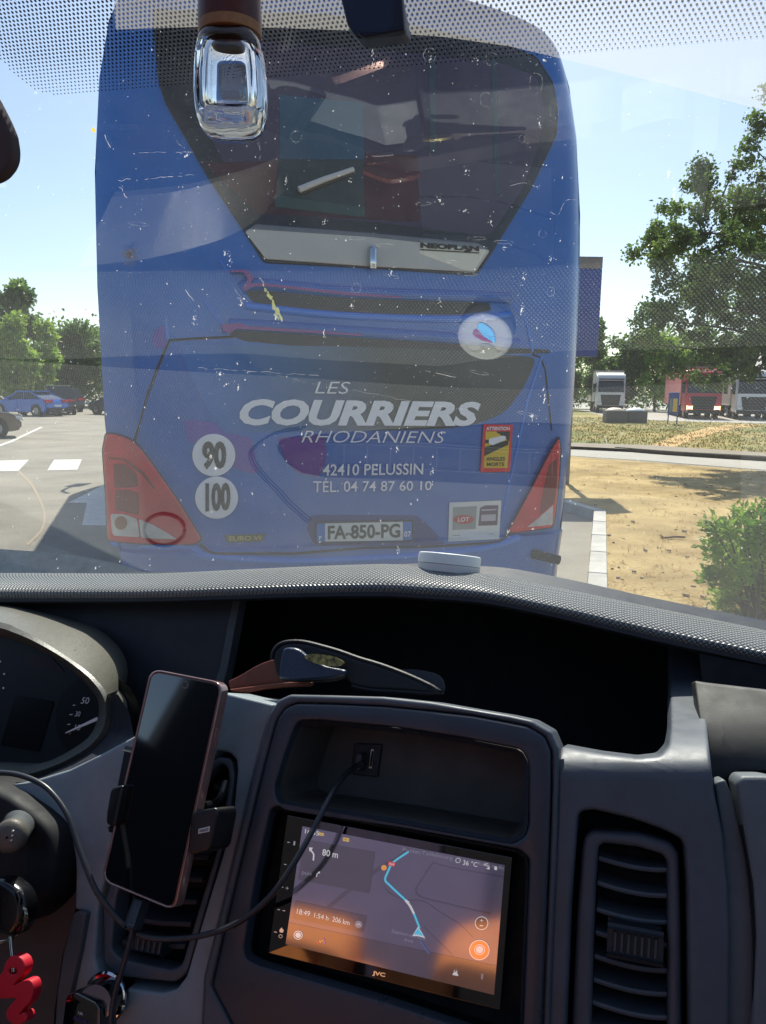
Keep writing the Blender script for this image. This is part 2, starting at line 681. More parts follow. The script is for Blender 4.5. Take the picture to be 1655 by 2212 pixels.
M_blue = pm('coach_blue', srgb(10, 96, 178), 0.28, var=0.12, vscale=1.3, coat=0.5, spec=0.4, bump=0.02, bscale=3, bdist=0.01)
M_blue2 = pm('coach_blue_light', srgb(36, 122, 216), 0.3, coat=0.5, spec=0.4, var=0.05, vscale=2)
M_bdark = pm('coach_black_trim', srgb(22, 24, 28), 0.4, var=0.1)
M_purple = pm('coach_purple', srgb(84, 60, 158), 0.3, coat=0.4, var=0.12, vscale=2)
M_mag = pm('reflected_magenta', srgb(128, 34, 128), 0.3, coat=0.4)
M_silver = pm('coach_silver', srgb(196, 190, 182), 0.35, var=0.05, vscale=3, spec=0.5)
M_silverl = pm('coach_badge_plate', srgb(232, 224, 204), 0.35, var=0.04, vscale=3)
M_print = pm('white_print', srgb(246, 240, 240), 0.5, var=0.04)
M_ink = pm('black_print', srgb(24, 28, 26), 0.5)
M_red = pm('lamp_red', srgb(208, 0, 40), 0.15, coat=0.2, var=0.2, vscale=9, bump=0.25, bscale=90, bdist=0.004)
M_redd = pm('lamp_dark_red', srgb(120, 12, 24), 0.2, coat=0.25, var=0.1, vscale=20)
M_clear = pm('lamp_clear', srgb(196, 190, 186), 0.12, coat=1.0, var=0.2, vscale=14)
M_chrome = pm('chrome', srgb(210, 214, 220), 0.08, metal=1.0)
M_rubber = pm('black_rubber', srgb(20, 20, 20), 0.8, var=0.2, vscale=30)
M_rim = pm('wheel_rim', srgb(150, 150, 152), 0.35, metal=0.8)

bus = thing('coach', 'blue coach stopped just ahead, seen from behind, with white company lettering', 'coach', tuple(BP))
# rear face
bm = bmesh.new()
ks = [-1, -.985, -.965, -.94, -.91, -.87] + [-.8 + i * .1 for i in range(17)] + [.87, .91, .94, .965, .985, 1]
vs_ = [0.42, .6, .8, .975, .985, 1.1, 1.3, 1.5, 1.7, 1.9, 2.1, 2.35, 2.6, 2.85, 3.1, 3.3, 3.42, 3.5, 3.56, 3.61, 3.645, 3.66]
g = [[bm.verts.new(bus_at(k * hw(v), v - vd(k, v))) for k in ks] for v in vs_]
for a, b in zip(g, g[1:]):
    for i in range(len(ks) - 1):
        bm.faces.new((a[i], a[i + 1], b[i + 1], b[i]))
bmesh.ops.recalc_face_normals(bm, faces=bm.faces)
mk('rear_body', bm, M_blue, bus, smooth=50)
# sides and roof: rings going forward
bm = bmesh.new()
LEN = 12.4
vv = [0.42, .8, 1.15, 1.6, 2.2, 2.7, 3.1, 3.35, 3.52, 3.66]
def ring(L, sc=1.0):
    out = []
    for s in (-1, 1):
        col = []
        for v in vv:
            k = s
            c = bus_at(k * hw(v), v - vd(1, v))
            col.append(BP + BU * ((c - BP).dot(BU) * sc) + EZ * c.z + BW * max(L, (c - BP).dot(BW)))
        out.append(col)
    L_, R_ = out
    top = []
    for k in (-.6, -.2, .2, .6):
        top.append(BP + BU * (k * hw(3.66)) + EZ * (3.66 - .11 * k ** 4) + BW * max(L, bd(0, 3.66)))
    return L_ + top + R_[::-1]
rings = [[bm.verts.new(p) for p in ring(L, s)] for L, s in ((0, 1), (0.4, 1.0), (3, 1.0), (9, 1.0), (LEN - .3, 1.0), (LEN, .93))]
for A_, B_ in zip(rings, rings[1:]):
    for i in range(len(A_) - 1):
        bm.faces.new((A_[i], A_[i + 1], B_[i + 1], B_[i]))
bm.faces.new(rings[-1])
bmesh.ops.recalc_face_normals(bm, faces=bm.faces)
mk('side_body', bm, M_blue, bus, smooth=50)
for s in (-1, 1):
    # side glazing, wheels
    for i in range(7):
        L0 = 0.7 + i * 1.62
        bm = bmesh.new()
        q = [(L0, 1.75), (L0 + 1.54, 1.75), (L0 + 1.54, 2.95), (L0, 2.95)]
        fr = [bm.verts.new(BP + BU * (s * (hw(v) + 0.012)) + BW * L + EZ * v) for L, v in q]
        bk = [bm.verts.new(BP + BU * (s * (hw(v) - 0.02)) + BW * L + EZ * v) for L, v in q]
        bm.faces.new(fr)
        for k in range(4):
            bm.faces.new((fr[k], fr[(k + 1) % 4], bk[(k + 1) % 4], bk[k]))
        mk('side_window', bm, pm('dark_side_glass', srgb(16, 20, 26), 0.06, spec=0.6), bus, smooth=0)
    for L in (2.6, 9.3):
        c = BP + BU * (s * 1.06) + BW * L + EZ * 0.5
        bm = bmesh.new()
        cyl_bm(bm, c - BU * s * .15, c + BU * s * .15, 0.5, n=28)
        wh = mk('wheel', bm, M_rubber, bus)
        bm = bmesh.new()
        cyl_bm(bm, c + BU * s * .14, c + BU * s * .165, 0.29, n=24)
        mk('rim', bm, M_rim, wh)
    # mirror arm at the front
    f = BP + BW * LEN + BU * (s * 1.2) + EZ * 3.3
    bm = tube(catmull([f, f + BU * s * .1 + BW * .35 + EZ * .05, f + BU * s * .16 + BW * .5 - EZ * .25, f + BU * s * .18 + BW * .5 - EZ * .55], 5), 0.035, 8)
    mm_ = mk('mirror_arm', bm, M_bdark, bus)
    c = f + BU * s * .18 + BW * .52 - EZ * .8
    mk('mirror_head', box(c, (0.28, 0.14, 0.55), 0.05, BU, BW, EZ), M_blue, mm_)
mk('underside', box(BP + BW * (LEN / 2) + EZ * 0.45, (2.2, LEN - .6, 0.2), 0.02, BU, BW, EZ), M_bdark, bus)

def bp(name, poly, mat, h=0.006, r=2, depth=0.012, parent=None, step=14, rr=6, label=None, holes=()):
    pl = rpoly(poly, rr) if rr else poly
    return panel(name, pl, bmap, mat, parent or bus, h=h, r=r, depth=depth, step=step, mpp=0.0024, rh=min(0.006, r * .0024), label=label, holes=holes)

# rear window: dark surround, shapes seen inside, tinted pane
zA = zoomer(380, 1500, 1180, 1655)
zB = zoomer(900, 1450, 1600, 1655)
zC = zoomer(1500, 1450, 2300, 1655)
zD = zoomer(1200, 1900, 2300, 1655)
zE = zoomer(900, 850, 2200, 1655)
zF = zoomer(380, 850, 1180, 1655)
win = [(330, 20), (334, 90), (343, 180), (358, 225), (450, 385), (524, 496), (570, 568), (800, 580), (1029, 596), (1062, 548), (1082, 515), (1147, 410), (1178, 345), (1203, 292), (1207, 240), (1196, 178), (1160, 122), (1100, 98), (870, 50), (700, 30)]
wf = bp('window_surround', win, pm('window_frit', srgb(24, 28, 34), 0.22, spec=0.5), h=0.008, rr=10)
inn = [(432, 150), (452, 290), (520, 420), (560, 462), (800, 480), (1058, 510), (1128, 410), (1160, 330), (1178, 240), (1160, 165), (1080, 135), (780, 105), (450, 80)]
bp('window_backing', inn, pm('coach_inside', srgb(100, 80, 112), 0.8, var=0.18, vscale=2), h=0.010, rr=16, depth=0.004, parent=wf)
bp('seat_cloth', [(440, 352), (600, 347), (790, 352), (790, 330), (902, 336), (906, 480), (560, 462), (492, 402)], pm('maroon_cloth', srgb(112, 40, 50), 0.9, var=0.3, vscale=4), h=0.013, rr=4, depth=0.003, parent=wf)
bp('door_panel', [(604, 204), (785, 222), (787, 345), (604, 345)], pm('teal_panel', srgb(54, 124, 150), 0.6, var=0.15, vscale=3), h=0.015, rr=4, depth=0.004, parent=wf)
bp('door_panel', [(600, 346), (786, 345), (788, 470), (596, 448)], pm('green_panel', srgb(66, 92, 82), 0.6, var=0.2, vscale=5), h=0.0155, rr=4, depth=0.004, parent=wf)
bp('sill', [(594, 420), (788, 448), (788, 470), (594, 447)], pm('green_sill', srgb(84, 122, 104), 0.6, var=0.1), h=0.018, rr=2, depth=0.006, parent=wf)
bp('curtain_pole', [(1060, 130), (1072, 130), (1082, 420), (1070, 420)], pm('teal_pole', srgb(70, 100, 108), 0.5), h=0.0155, rr=2, depth=0.005, parent=wf)
bp('curtain_pole', [(925, 120), (940, 121), (944, 330), (929, 330)], MATS['teal_pole'], h=0.0155, rr=2, depth=0.005, parent=wf)
mg = bpy.data.materials.new('tinted_glass')
mg.use_nodes = True
n_, l_ = mg.node_tree.nodes, mg.node_tree.links
n_.clear()
mo = n_.new('ShaderNodeOutputMaterial')
ms = n_.new('ShaderNodeMixShader')
tr = n_.new('ShaderNodeBsdfTransparent')
tr.inputs[0].default_value = (0.55, 0.58, 0.64, 1)
gl = n_.new('ShaderNodeBsdfGlossy')
gl.inputs['Roughness'].default_value = 0.06
fr = n_.new('ShaderNodeFresnel')
fr.inputs[0].default_value = 1.45
l_.new(fr.outputs[0], ms.inputs[0])
l_.new(tr.outputs[0], ms.inputs[1])
l_.new(gl.outputs[0], ms.inputs[2])
l_.new(ms.outputs[0], mo.inputs[0])
bp('window_pane', [(334, 26), (338, 90), (347, 180), (362, 222), (454, 384), (528, 494), (800, 512), (1058, 540), (1080, 510), (1144, 408), (1174, 343), (1199, 292), (1203, 240), (1192, 180), (1157, 126), (1098, 102), (870, 55), (700, 36)],
   mg, h=0.024, rr=10, r=0, depth=0.0, parent=wf)
# wiper
wp = [bmap(x, y, 0.04) for x, y in ((646, 410), (700, 388), (764, 366))]
wpr = mk('rear_wiper', tube(wp, [0.016, 0.014, 0.012], 8), pm('grey_plastic', srgb(200, 196, 192), 0.5), bus)
mk('wiper_blade', tube([bmap(648, 418, 0.036), bmap(762, 374, 0.036)], 0.007, 6), M_bdark, wpr)
# silver panel
sv = [(529, 501), (553, 484), (800, 503), (1034, 525), (1058, 542), (1027, 588), (800, 576), (574, 560)]
svo = bp('silver_panel', sv, M_silver, h=0.022, r=3, depth=0.02, rr=5)
bp('badge_plate', [(906, 517), (1034, 528), (1052, 542), (1023, 585), (1000, 583), (906, 548)], M_silverl, h=0.0235, r=1, depth=0.003, rr=3, parent=svo)
text('lettering', 'NEOPLAN', zE([(995, 152), (1295, 172), (1296, 198), (995, 180)]), bmap, 0.0275, M_ink, svo, bold=0.07)
bp('badge_bar', zE([(995, 186), (1215, 199), (1240, 182), (1255, 202), (1295, 203), (1295, 209), (995, 192)]), M_ink, h=0.027, r=0, depth=0.003, rr=0, parent=svo)
bm = tube(catmull([bmap(806, 532, 0.03), bmap(806, 550, 0.045), bmap(806, 568, 0.05), bmap(806, 580, 0.042)], 4), [.012] + [.018] * 11 + [.016], 10)
mk('chrome_drop', bm, M_chrome, bus)
# two ledges with dark recesses under them
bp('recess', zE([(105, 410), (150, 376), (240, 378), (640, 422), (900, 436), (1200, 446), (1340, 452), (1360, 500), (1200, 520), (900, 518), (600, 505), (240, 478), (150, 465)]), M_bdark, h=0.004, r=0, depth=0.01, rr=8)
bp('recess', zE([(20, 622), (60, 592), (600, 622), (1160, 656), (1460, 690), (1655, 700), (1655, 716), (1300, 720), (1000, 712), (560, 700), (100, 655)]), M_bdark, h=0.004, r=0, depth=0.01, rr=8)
bp('magenta_reflection', zE([(20, 295), (110, 290), (150, 330), (128, 362), (180, 358), (640, 408), (900, 428), (900, 436), (640, 422), (240, 378), (150, 376), (100, 400), (95, 380), (118, 340), (95, 305), (20, 303)]), M_mag, h=0.034, r=0, depth=0.02, rr=3)  # magenta reflections along the ledges, laid on as coloured strips
bp('magenta_reflection', zE([(-20, 570), (80, 563), (110, 578), (500, 604), (700, 622), (700, 630), (560, 620), (60, 592), (20, 618), (-10, 600)]), M_mag, h=0.034, r=0, depth=0.02, rr=3)
def ledge(px, mat, hh, rad):
    mk('ledge', tube(catmull([bmap(x, y, hh) for x, y in px], 4), rad, 12), mat, bus, smooth=60)
ledge([(520, 624), (560, 615), (757, 632), (995, 640), (1100, 645)], M_blue, -0.006, 0.03)
ledge([(495, 702), (560, 704), (740, 716), (978, 731), (1120, 744)], M_blue, -0.006, 0.03)
ledge([(530, 660), (560, 664), (740, 682), (995, 690), (1100, 680)], M_blue2, -0.004, 0.02)
# crease lines of the left flank
for px in (zF([(1035, 395), (1150, 560), (1240, 690)]), zF([(910, 735), (960, 800), (1110, 1010)]), zF([(590, 860), (602, 1050)])):
    mk('crease', tube([bmap(x, y, 0.0) for x, y in px], 0.007, 6), M_blue2, bus)
for px in ([(1090, 640), (1135, 690), (1150, 760)], [(1170, 770), (1140, 860), (1110, 1000), (1080, 1140)]):
    mk('crease', tube([bmap(x, y, 0.0) for x, y in px], 0.007, 6), M_blue2, bus)
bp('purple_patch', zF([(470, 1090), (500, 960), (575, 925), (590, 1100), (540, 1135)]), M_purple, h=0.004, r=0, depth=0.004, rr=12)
# engine cover: gap lines, dark graphic, coloured wash
def gap(px, wd=0.006, mat=None):
    mk('panel_gap', tube([bmap(x, y, 0.0) for x, y in px], wd, 6), mat or M_bdark, bus)
gap([(505, 728), (430, 731), (367, 735), (350, 772), (320, 850), (291, 953)], 0.006)
gap([(1150, 766), (1168, 772), (1178, 800), (1192, 930)], 0.005)
ga = bpy.data.materials.new('engine_cover_print')
ga.use_nodes = True
n_, l_ = ga.node_tree.nodes, ga.node_tree.links
b_ = n_['Principled BSDF']
b_.inputs['Roughness'].default_value = 0.3
b_.inputs['Coat Weight'].default_value = 0.4
tc_ = n_.new('ShaderNodeTexCoord')
dp = n_.new('ShaderNodeVectorMath')
dp.operation = 'DOT_PRODUCT'
dp.inputs[1].default_value = (BU.x, BU.y, 0.25)
l_.new(tc_.outputs['Object'], dp.inputs[0])
mr_ = n_.new('ShaderNodeMapRange')
mr_.inputs[1].default_value = -0.42
mr_.inputs[2].default_value = 0.95
l_.new(dp.outputs['Value'], mr_.inputs[0])
rp_ = n_.new('ShaderNodeValToRGB')
e_ = rp_.color_ramp.elements
e_[0].position, e_[0].color = 0.0, (*srgb(0, 104, 184), 1)
e_[1].position, e_[1].color = 0.72, (*srgb(30, 42, 44), 1)
q = e_.new(0.36)
q.color = (*srgb(20, 88, 140), 1)
l_.new(mr_.outputs[0], rp_.inputs[0])
l_.new(rp_.outputs[0], b_.inputs['Base Color'])
bp('engine_cover', [(390, 745), (740, 748), (985, 757), (1158, 772), (1149, 800), (1128, 842), (1094, 887), (1063, 904), (1020, 918), (960, 926), (810, 930), (640, 930), (500, 935), (450, 886), (409, 810)], ga, h=0.0045, r=0, depth=0.006, rr=14)
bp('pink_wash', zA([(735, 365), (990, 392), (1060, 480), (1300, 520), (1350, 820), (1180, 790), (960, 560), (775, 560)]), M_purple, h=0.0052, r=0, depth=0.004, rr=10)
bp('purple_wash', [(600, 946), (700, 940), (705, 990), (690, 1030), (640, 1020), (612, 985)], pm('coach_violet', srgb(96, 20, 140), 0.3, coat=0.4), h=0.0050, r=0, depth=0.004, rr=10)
# lettering
T = lambda s, q, **k: text('lettering', s, q, bmap, 0.011, M_print, bus, **k)
T('LES', [(680, 824), (757, 825), (757, 851), (680, 850)], shear=0.25, bold=-0.005)
T('COURRIERS', [(519, 861), (1039, 868), (1035, 921), (517, 919)], shear=0.22, bold=0.045)
T('RHODANIENS', [(654, 930), (963, 932), (962, 957), (651, 956)], shear=0.25, bold=-0.008)
T('42410 PELUSSIN', [(698, 1003), (915, 1001), (914, 1025), (697, 1028)], bold=0.012)
T('TÉL. 04 74 87 60 10', [(677, 1033), (933, 1034), (932, 1059), (677, 1064)], bold=0.004)
# speed discs
for s, (cx_, cy_), q in (('90', (462, 983), [(437, 953), (489, 953), (489, 1014), (437, 1015)]), ('100', (468, 1075), [(444, 1043), (498, 1042), (498, 1103), (444, 1106)])):
    d_ = bp('speed_disc', circ(cx_, cy_, 46.5, 45.8, 40), pm('disc_white', srgb(244, 238, 238), 0.5, var=0.03), h=0.012, r=1, depth=0.006, rr=0)
    d_['label'] = 'round white speed limit sticker reading %s' % s
    text('lettering', s, q, bmap, 0.0145, M_ink, d_, bold=0.05)
# tail lamps
tl = zA([(92, 484), (170, 490), (262, 520), (342, 570), (440, 690), (560, 860), (700, 1062), (800, 1222), (884, 1362), (820, 1400), (600, 1406), (390, 1396), (110, 1372), (92, 1000), (66, 620)])
bp('lamp_gasket', inset(tl, -2.5), M_bdark, h=0.01, r=0, depth=0.012, rr=8)
lamp = bp('tail_lamp', tl, M_red, h=0.03, r=5, depth=0.035, rr=8)
bp('dark_reflector', zA([(150, 730), (260, 740), (345, 820), (358, 925), (260, 935), (160, 935)]), M_redd, h=0.032, r=1, depth=0.004, rr=5, parent=lamp)
bp('dark_reflector', zA([(170, 950), (260, 948), (360, 975), (365, 1160), (240, 1135), (170, 1120)]), M_redd, h=0.032, r=1, depth=0.004, rr=5, parent=lamp)
bp('clear_lens', zA([(128, 1148), (240, 1152), (350, 1190), (372, 1345), (150, 1330), (138, 1290)]), M_clear, h=0.033, r=1, depth=0.005, rr=6, parent=lamp)
bp('clear_lens', zA([(362, 1192), (480, 1240), (600, 1310), (680, 1360), (520, 1356), (382, 1348)]), M_clear, h=0.033, r=1, depth=0.005, rr=4, parent=lamp)
bp('bulb', circ(*zA([(215, 1225)])[0], 14, 15, 20), pm('amber_bulb', srgb(150, 96, 70), 0.4), h=0.034, r=1, depth=0.004, rr=0, parent=lamp)
bp('lamp_rib', zA([(110, 680), (240, 690), (400, 800), (500, 940), (490, 950), (385, 820), (235, 705), (110, 695)]), M_redd, h=0.0318, r=0, depth=0.003, rr=3, parent=lamp)
tr_ = zD([(1430, 10), (1395, 80), (1345, 172), (1252, 345), (1300, 346), (1520, 312), (1535, 240), (1548, 130), (1560, 0), (1568, -150), (1560, -222), (1530, -180), (1480, -90)])
bp('lamp_gasket', inset(tr_, -2.5), M_bdark, h=0.01, r=0, depth=0.012, rr=6)
lamp2 = bp('tail_lamp', tr_, M_red, h=0.03, r=5, depth=0.035, rr=6)
bp('clear_lens', zD([(1365, 315), (1440, 255), (1525, 180), (1520, 300)]), M_clear, h=0.033, r=1, depth=0.004, rr=3, parent=lamp2)
bp('dark_reflector', zD([(1500, -60), (1552, -100), (1548, 60), (1535, 165), (1440, 245), (1470, 60)]), M_redd, h=0.032, r=1, depth=0.004, rr=4, parent=lamp2)
# number plate in its recess
bp('plate_recess', zD([(60, 245), (120, 240), (700, 243), (760, 290), (880, 415), (640, 432), (90, 425), (40, 330)]), pm('recess_blue', srgb(22, 48, 120), 0.45), h=0.003, r=0, depth=0.004, rr=8)
pf = bp('number_plate', zD([(94, 280), (682, 270), (682, 402), (94, 410)]), pm('plate_frame', srgb(30, 34, 38), 0.5), h=0.02, r=2, depth=0.018, rr=3)
bp('plate_face', zD([(152, 292), (620, 282), (620, 394), (152, 401)]), pm('plate_white', srgb(226, 224, 216), 0.4), h=0.022, r=0, depth=0.003, rr=0, parent=pf)
M_eu = pm('plate_blue', srgb(36, 110, 190), 0.4)
bp('plate_band', zD([(102, 293), (152, 292), (152, 401), (102, 403)]), M_eu, h=0.022, r=0, depth=0.003, rr=0, parent=pf)
bp('plate_band', zD([(620, 282), (674, 280), (674, 392), (620, 394)]), M_eu, h=0.022, r=0, depth=0.003, rr=0, parent=pf)
text('lettering', 'FA-850-PG', zD([(168, 305), (604, 292), (604, 378), (168, 390)]), bmap, 0.0235, M_ink, pf, bold=0.03)
text('lettering', '07', zD([(628, 340), (668, 338), (668, 372), (628, 374)]), bmap, 0.0235, M_print, pf, bold=0.02)
text('lettering', 'F', zD([(116, 368), (130, 368), (130, 390), (116, 390)]), bmap, 0.0235, M_print, pf, bold=0.02)
# EURO plate
ep = bp('emission_plate', zA([(1068, 1324), (1412, 1314), (1382, 1378), (1098, 1388)]), pm('plate_olive', srgb(92, 92, 66), 0.4), h=0.01, r=1, depth=0.008, rr=3)
text('lettering', 'EURO VI', zA([(1110, 1334), (1375, 1328), (1370, 1368), (1112, 1376)]), bmap, 0.0125, pm('gold_print', srgb(196, 176, 90), 0.4), ep, bold=0.03)
# blind spot sticker
st = bp('blind_spot_sticker', zC([(900, 512), (1142, 516), (1118, 905), (872, 908)]), pm('sticker_red', srgb(226, 36, 46), 0.5), h=0.011, r=0, depth=0.005, rr=2)
bp('sticker_face', zC([(918, 572), (1118, 572), (1098, 872), (900, 872)]), pm('sticker_yellow', srgb(226, 186, 24), 0.5), h=0.0125, r=0, depth=0.003, rr=0, parent=st)
bp('sticker_band', zC([(1000, 572), (1118, 572), (1112, 650), (1040, 600)]), M_ink, h=0.0135, r=0, depth=0.002, rr=0, parent=st)
bp('sticker_band', zC([(912, 700), (1108, 640), (1104, 680), (906, 775)]), M_ink, h=0.0135, r=0, depth=0.002, rr=0, parent=st)
bp('sticker_band', zC([(915, 640), (960, 640), (940, 672), (912, 668)]), M_ink, h=0.0135, r=0, depth=0.002, rr=0, parent=st)
bp('sticker_coach', zC([(945, 630), (1060, 605), (1085, 612), (1082, 640), (975, 685), (942, 672)]), M_print, h=0.0145, r=0, depth=0.002, rr=3, parent=st)
text('lettering', 'ATTENTION', zC([(922, 532), (1116, 532), (1116, 562), (922, 562)]), bmap, 0.0135, M_print, st, bold=0.03)
text('lettering', 'ANGLES', zC([(922, 782), (1078, 782), (1076, 814), (920, 814)]), bmap, 0.0145, M_ink, st, bold=0.02)
text('lettering', 'MORTS', zC([(928, 828), (1070, 828), (1068, 858), (926, 858)]), bmap, 0.0145, M_ink, st, bold=0.02)
# white certificate sticker
st = bp('certificate_sticker', zD([(900, 166), (1212, 153), (1200, 385), (893, 400)]), pm('sticker_white', srgb(224, 220, 214), 0.5, var=0.03), h=0.011, r=0, depth=0.005, rr=2)
bp('grey_emblem', zD([(922, 195), (1065, 187), (1058, 325), (918, 332)]), pm('emblem_grey', srgb(150, 148, 146), 0.5), h=0.0125, r=0, depth=0.002, rr=0, parent=st)
bp('red_oval', circ(*zD([(985, 268)])[0], 22, 9.5, 24), pm('emblem_red', srgb(190, 30, 36), 0.5), h=0.0137, r=0, depth=0.002, rr=0, parent=st)
text('lettering', 'LOT', zD([(952, 256), (1020, 253), (1018, 280), (950, 283)]), bmap, 0.0148, M_print, st, bold=0.02)
bp('purple_emblem', zD([(1084, 198), (1115, 184), (1195, 182), (1188, 302), (1074, 306)]), pm('emblem_purple', srgb(92, 62, 86), 0.5), h=0.0125, r=0, depth=0.002, rr=0, parent=st)
bp('emblem_bar', zD([(1092, 240), (1180, 236), (1178, 275), (1090, 279)]), pm('emblem_pale', srgb(196, 184, 192), 0.5), h=0.0137, r=0, depth=0.002, rr=0, parent=st)
bp('emblem_bar', zD([(1092, 208), (1184, 204), (1183, 212), (1092, 216)]), MATS['emblem_pale'], h=0.0137, r=0, depth=0.002, rr=0, parent=st)
for a in (0, 1):
    bp('small_print', zD([(918 + a * 150, 362 - a * 7), (1050 + a * 136, 356 - a * 7), (1050 + a * 136, 361 - a * 7), (918 + a * 150, 367 - a * 7)]), MATS['emblem_grey'], h=0.0125, r=0, depth=0.002, rr=0, parent=st)
# bumper line, lower bumper
gap(zA([(870, 1395), (900, 1420), (940, 1460), (1000, 1478), (1655, 1478)]) + zD([(400, 438), (700, 434), (880, 425), (1100, 412), (1200, 400), (1230, 380), (1260, 350)]), 0.007)
mk('bumper_lip', tube(catmull([bmap(x, y, -0.01) for x, y in ((245, 1172), (330, 1180), (410, 1182), (450, 1202), (620, 1212), (760, 1208), (950, 1196), (1060, 1180), (1120, 1160))], 4), 0.022, 10), M_blue2, bus, smooth=60)
mk('exhaust_pipe', tube([bmap(1150, 1196, 0.0), bmap(1180, 1203, 0.03), bmap(1208, 1210, 0.07)], 0.026, 12), M_rubber, bus)
bp('reflector', [(1120, 1238), (1165, 1238), (1160, 1262), (1118, 1262)], M_clear, h=0.012, r=1, depth=0.01, rr=4)

# ------------------------------------------------------------------ blue sign panel beyond the coach
sd = 13.6
sx0 = at_depth(1150, 600, sd)
tlp, brp = at_depth(1292, 561, sd), at_depth(1286, 771, sd)
sg = thing('road_sign', 'tall blue sign panel with weathered grey top strip standing beyond the coach', 'sign', (brp.x - 0.9, brp.y, 0))
hgt = tlp.z - brp.z
cz = (tlp.z + brp.z) / 2
cxs = tlp.x - 0.95
mk('sign_board', box((cxs, brp.y, cz - hgt * .06), (1.9, 0.10, hgt * .88), 0.01), pm('sign_blue', srgb(24, 62, 140), 0.5, var=0.1, vscale=3), sg)
mk('top_strip', box((cxs, brp.y, tlp.z - hgt * .06), (1.9, 0.11, hgt * .118), 0.008), pm('sign_grey', srgb(128, 122, 116), 0.7, var=0.2, vscale=6), sg)
for s in (-.7, .55):
    mk('post', cyl((cxs + s, brp.y + .1, 0), (cxs + s, brp.y + .1, tlp.z - .1), 0.05), pm('galvanised', srgb(140, 142, 144), 0.5, metal=0.6), sg)
# ------------------------------------------------------------------ vegetation
def leaf_mat(name, c1, c2, vs):
    mt = bpy.data.materials.new(name)
    mt.use_nodes = True
    n = mt.node_tree.nodes
    l = mt.node_tree.links
    b = n['Principled BSDF']
    b.inputs['Roughness'].default_value = 0.42
    tc = n.new('ShaderNodeTexCoord')
    nz = n.new('ShaderNodeTexNoise')
    nz.inputs['Scale'].default_value = vs
    nz.inputs['Detail'].default_value = 4
    mx = n.new('ShaderNodeMix')
    mx.data_type = 'RGBA'
    mx.inputs[6].default_value = (*c1, 1)
    mx.inputs[7].default_value = (*c2, 1)
    rp = n.new('ShaderNodeValToRGB')
    rp.color_ramp.elements[0].position = 0.35
    rp.color_ramp.elements[1].position = 0.65
    l.new(tc.outputs['Object'], nz.inputs['Vector'])
    l.new(nz.outputs['Fac'], rp.inputs[0])
    l.new(rp.outputs[0], mx.inputs[0])
    l.new(mx.outputs[2], b.inputs['Base Color'])
    tl_ = n.new('ShaderNodeBsdfTranslucent')
    l.new(mx.outputs[2], tl_.inputs[0])
    ms = n.new('ShaderNodeMixShader')
    ms.inputs[0].default_value = 0.55
    l.new(b.outputs[0], ms.inputs[1])
    l.new(tl_.outputs[0], ms.inputs[2])
    l.new(ms.outputs[0], n['Material Output'].inputs[0])
    return mt
M_leafA = leaf_mat('leaf_mid', srgb(62, 92, 44), srgb(120, 144, 70), 1.6)
M_leafB = leaf_mat('leaf_dark', srgb(72, 108, 54), srgb(130, 158, 78), 0.5)
M_leafC = leaf_mat('leaf_bright', srgb(104, 146, 46), srgb(176, 200, 86), 2.0)
M_bark = pm('bark', srgb(86, 72, 58), 0.95, var=0.3, vscale=9, bump=0.8, bscale=30, bdist=0.02)

def leaf(bm, p, s, rn, asp=0.55, droop=0.0):
    d = V((rn.gauss(0, 1), rn.gauss(0, 1), rn.gauss(0, .8) - droop))
    if d.length < 1e-3:
        d = V((1, 0, 0))
    d.normalize()
    a = d.orthogonal().normalized()
    a = (a * math.cos(rn.uniform(0, 6.28)) + d.cross(a) * math.sin(rn.uniform(0, 6.28)))
    a = (a - d * a.dot(d)).normalized()
    nn = d.cross(a) * s * .12
    bm.faces.new([bm.verts.new(p), bm.verts.new(p + d * s * .5 + a * s * asp * .5 + nn), bm.verts.new(p + d * s), bm.verts.new(p + d * s * .5 - a * s * asp * .5 + nn)])

def crown_bm(clumps, nleaf, size, rn, asp=0.55, shell=0.55, droop=0.2):
    bm = bmesh.new()
    tot = sum(r ** 2 for _, r in clumps)
    for c, r in clumps:
        k = int(nleaf * r * r / tot)
        for _ in range(k):
            d = V((rn.gauss(0, 1), rn.gauss(0, 1), rn.gauss(0, 1))).normalized()
            rad = r * (shell + (1 - shell) * rn.random()) if rn.random() < .75 else r * rn.random()
            if rn.random() < .08:
                rad *= 1.25
            p = c + V((d.x * rad, d.y * rad, d.z * rad * .85))
            leaf(bm, p, size * rn.uniform(.6, 1.3), rn, asp, droop)
    return bm

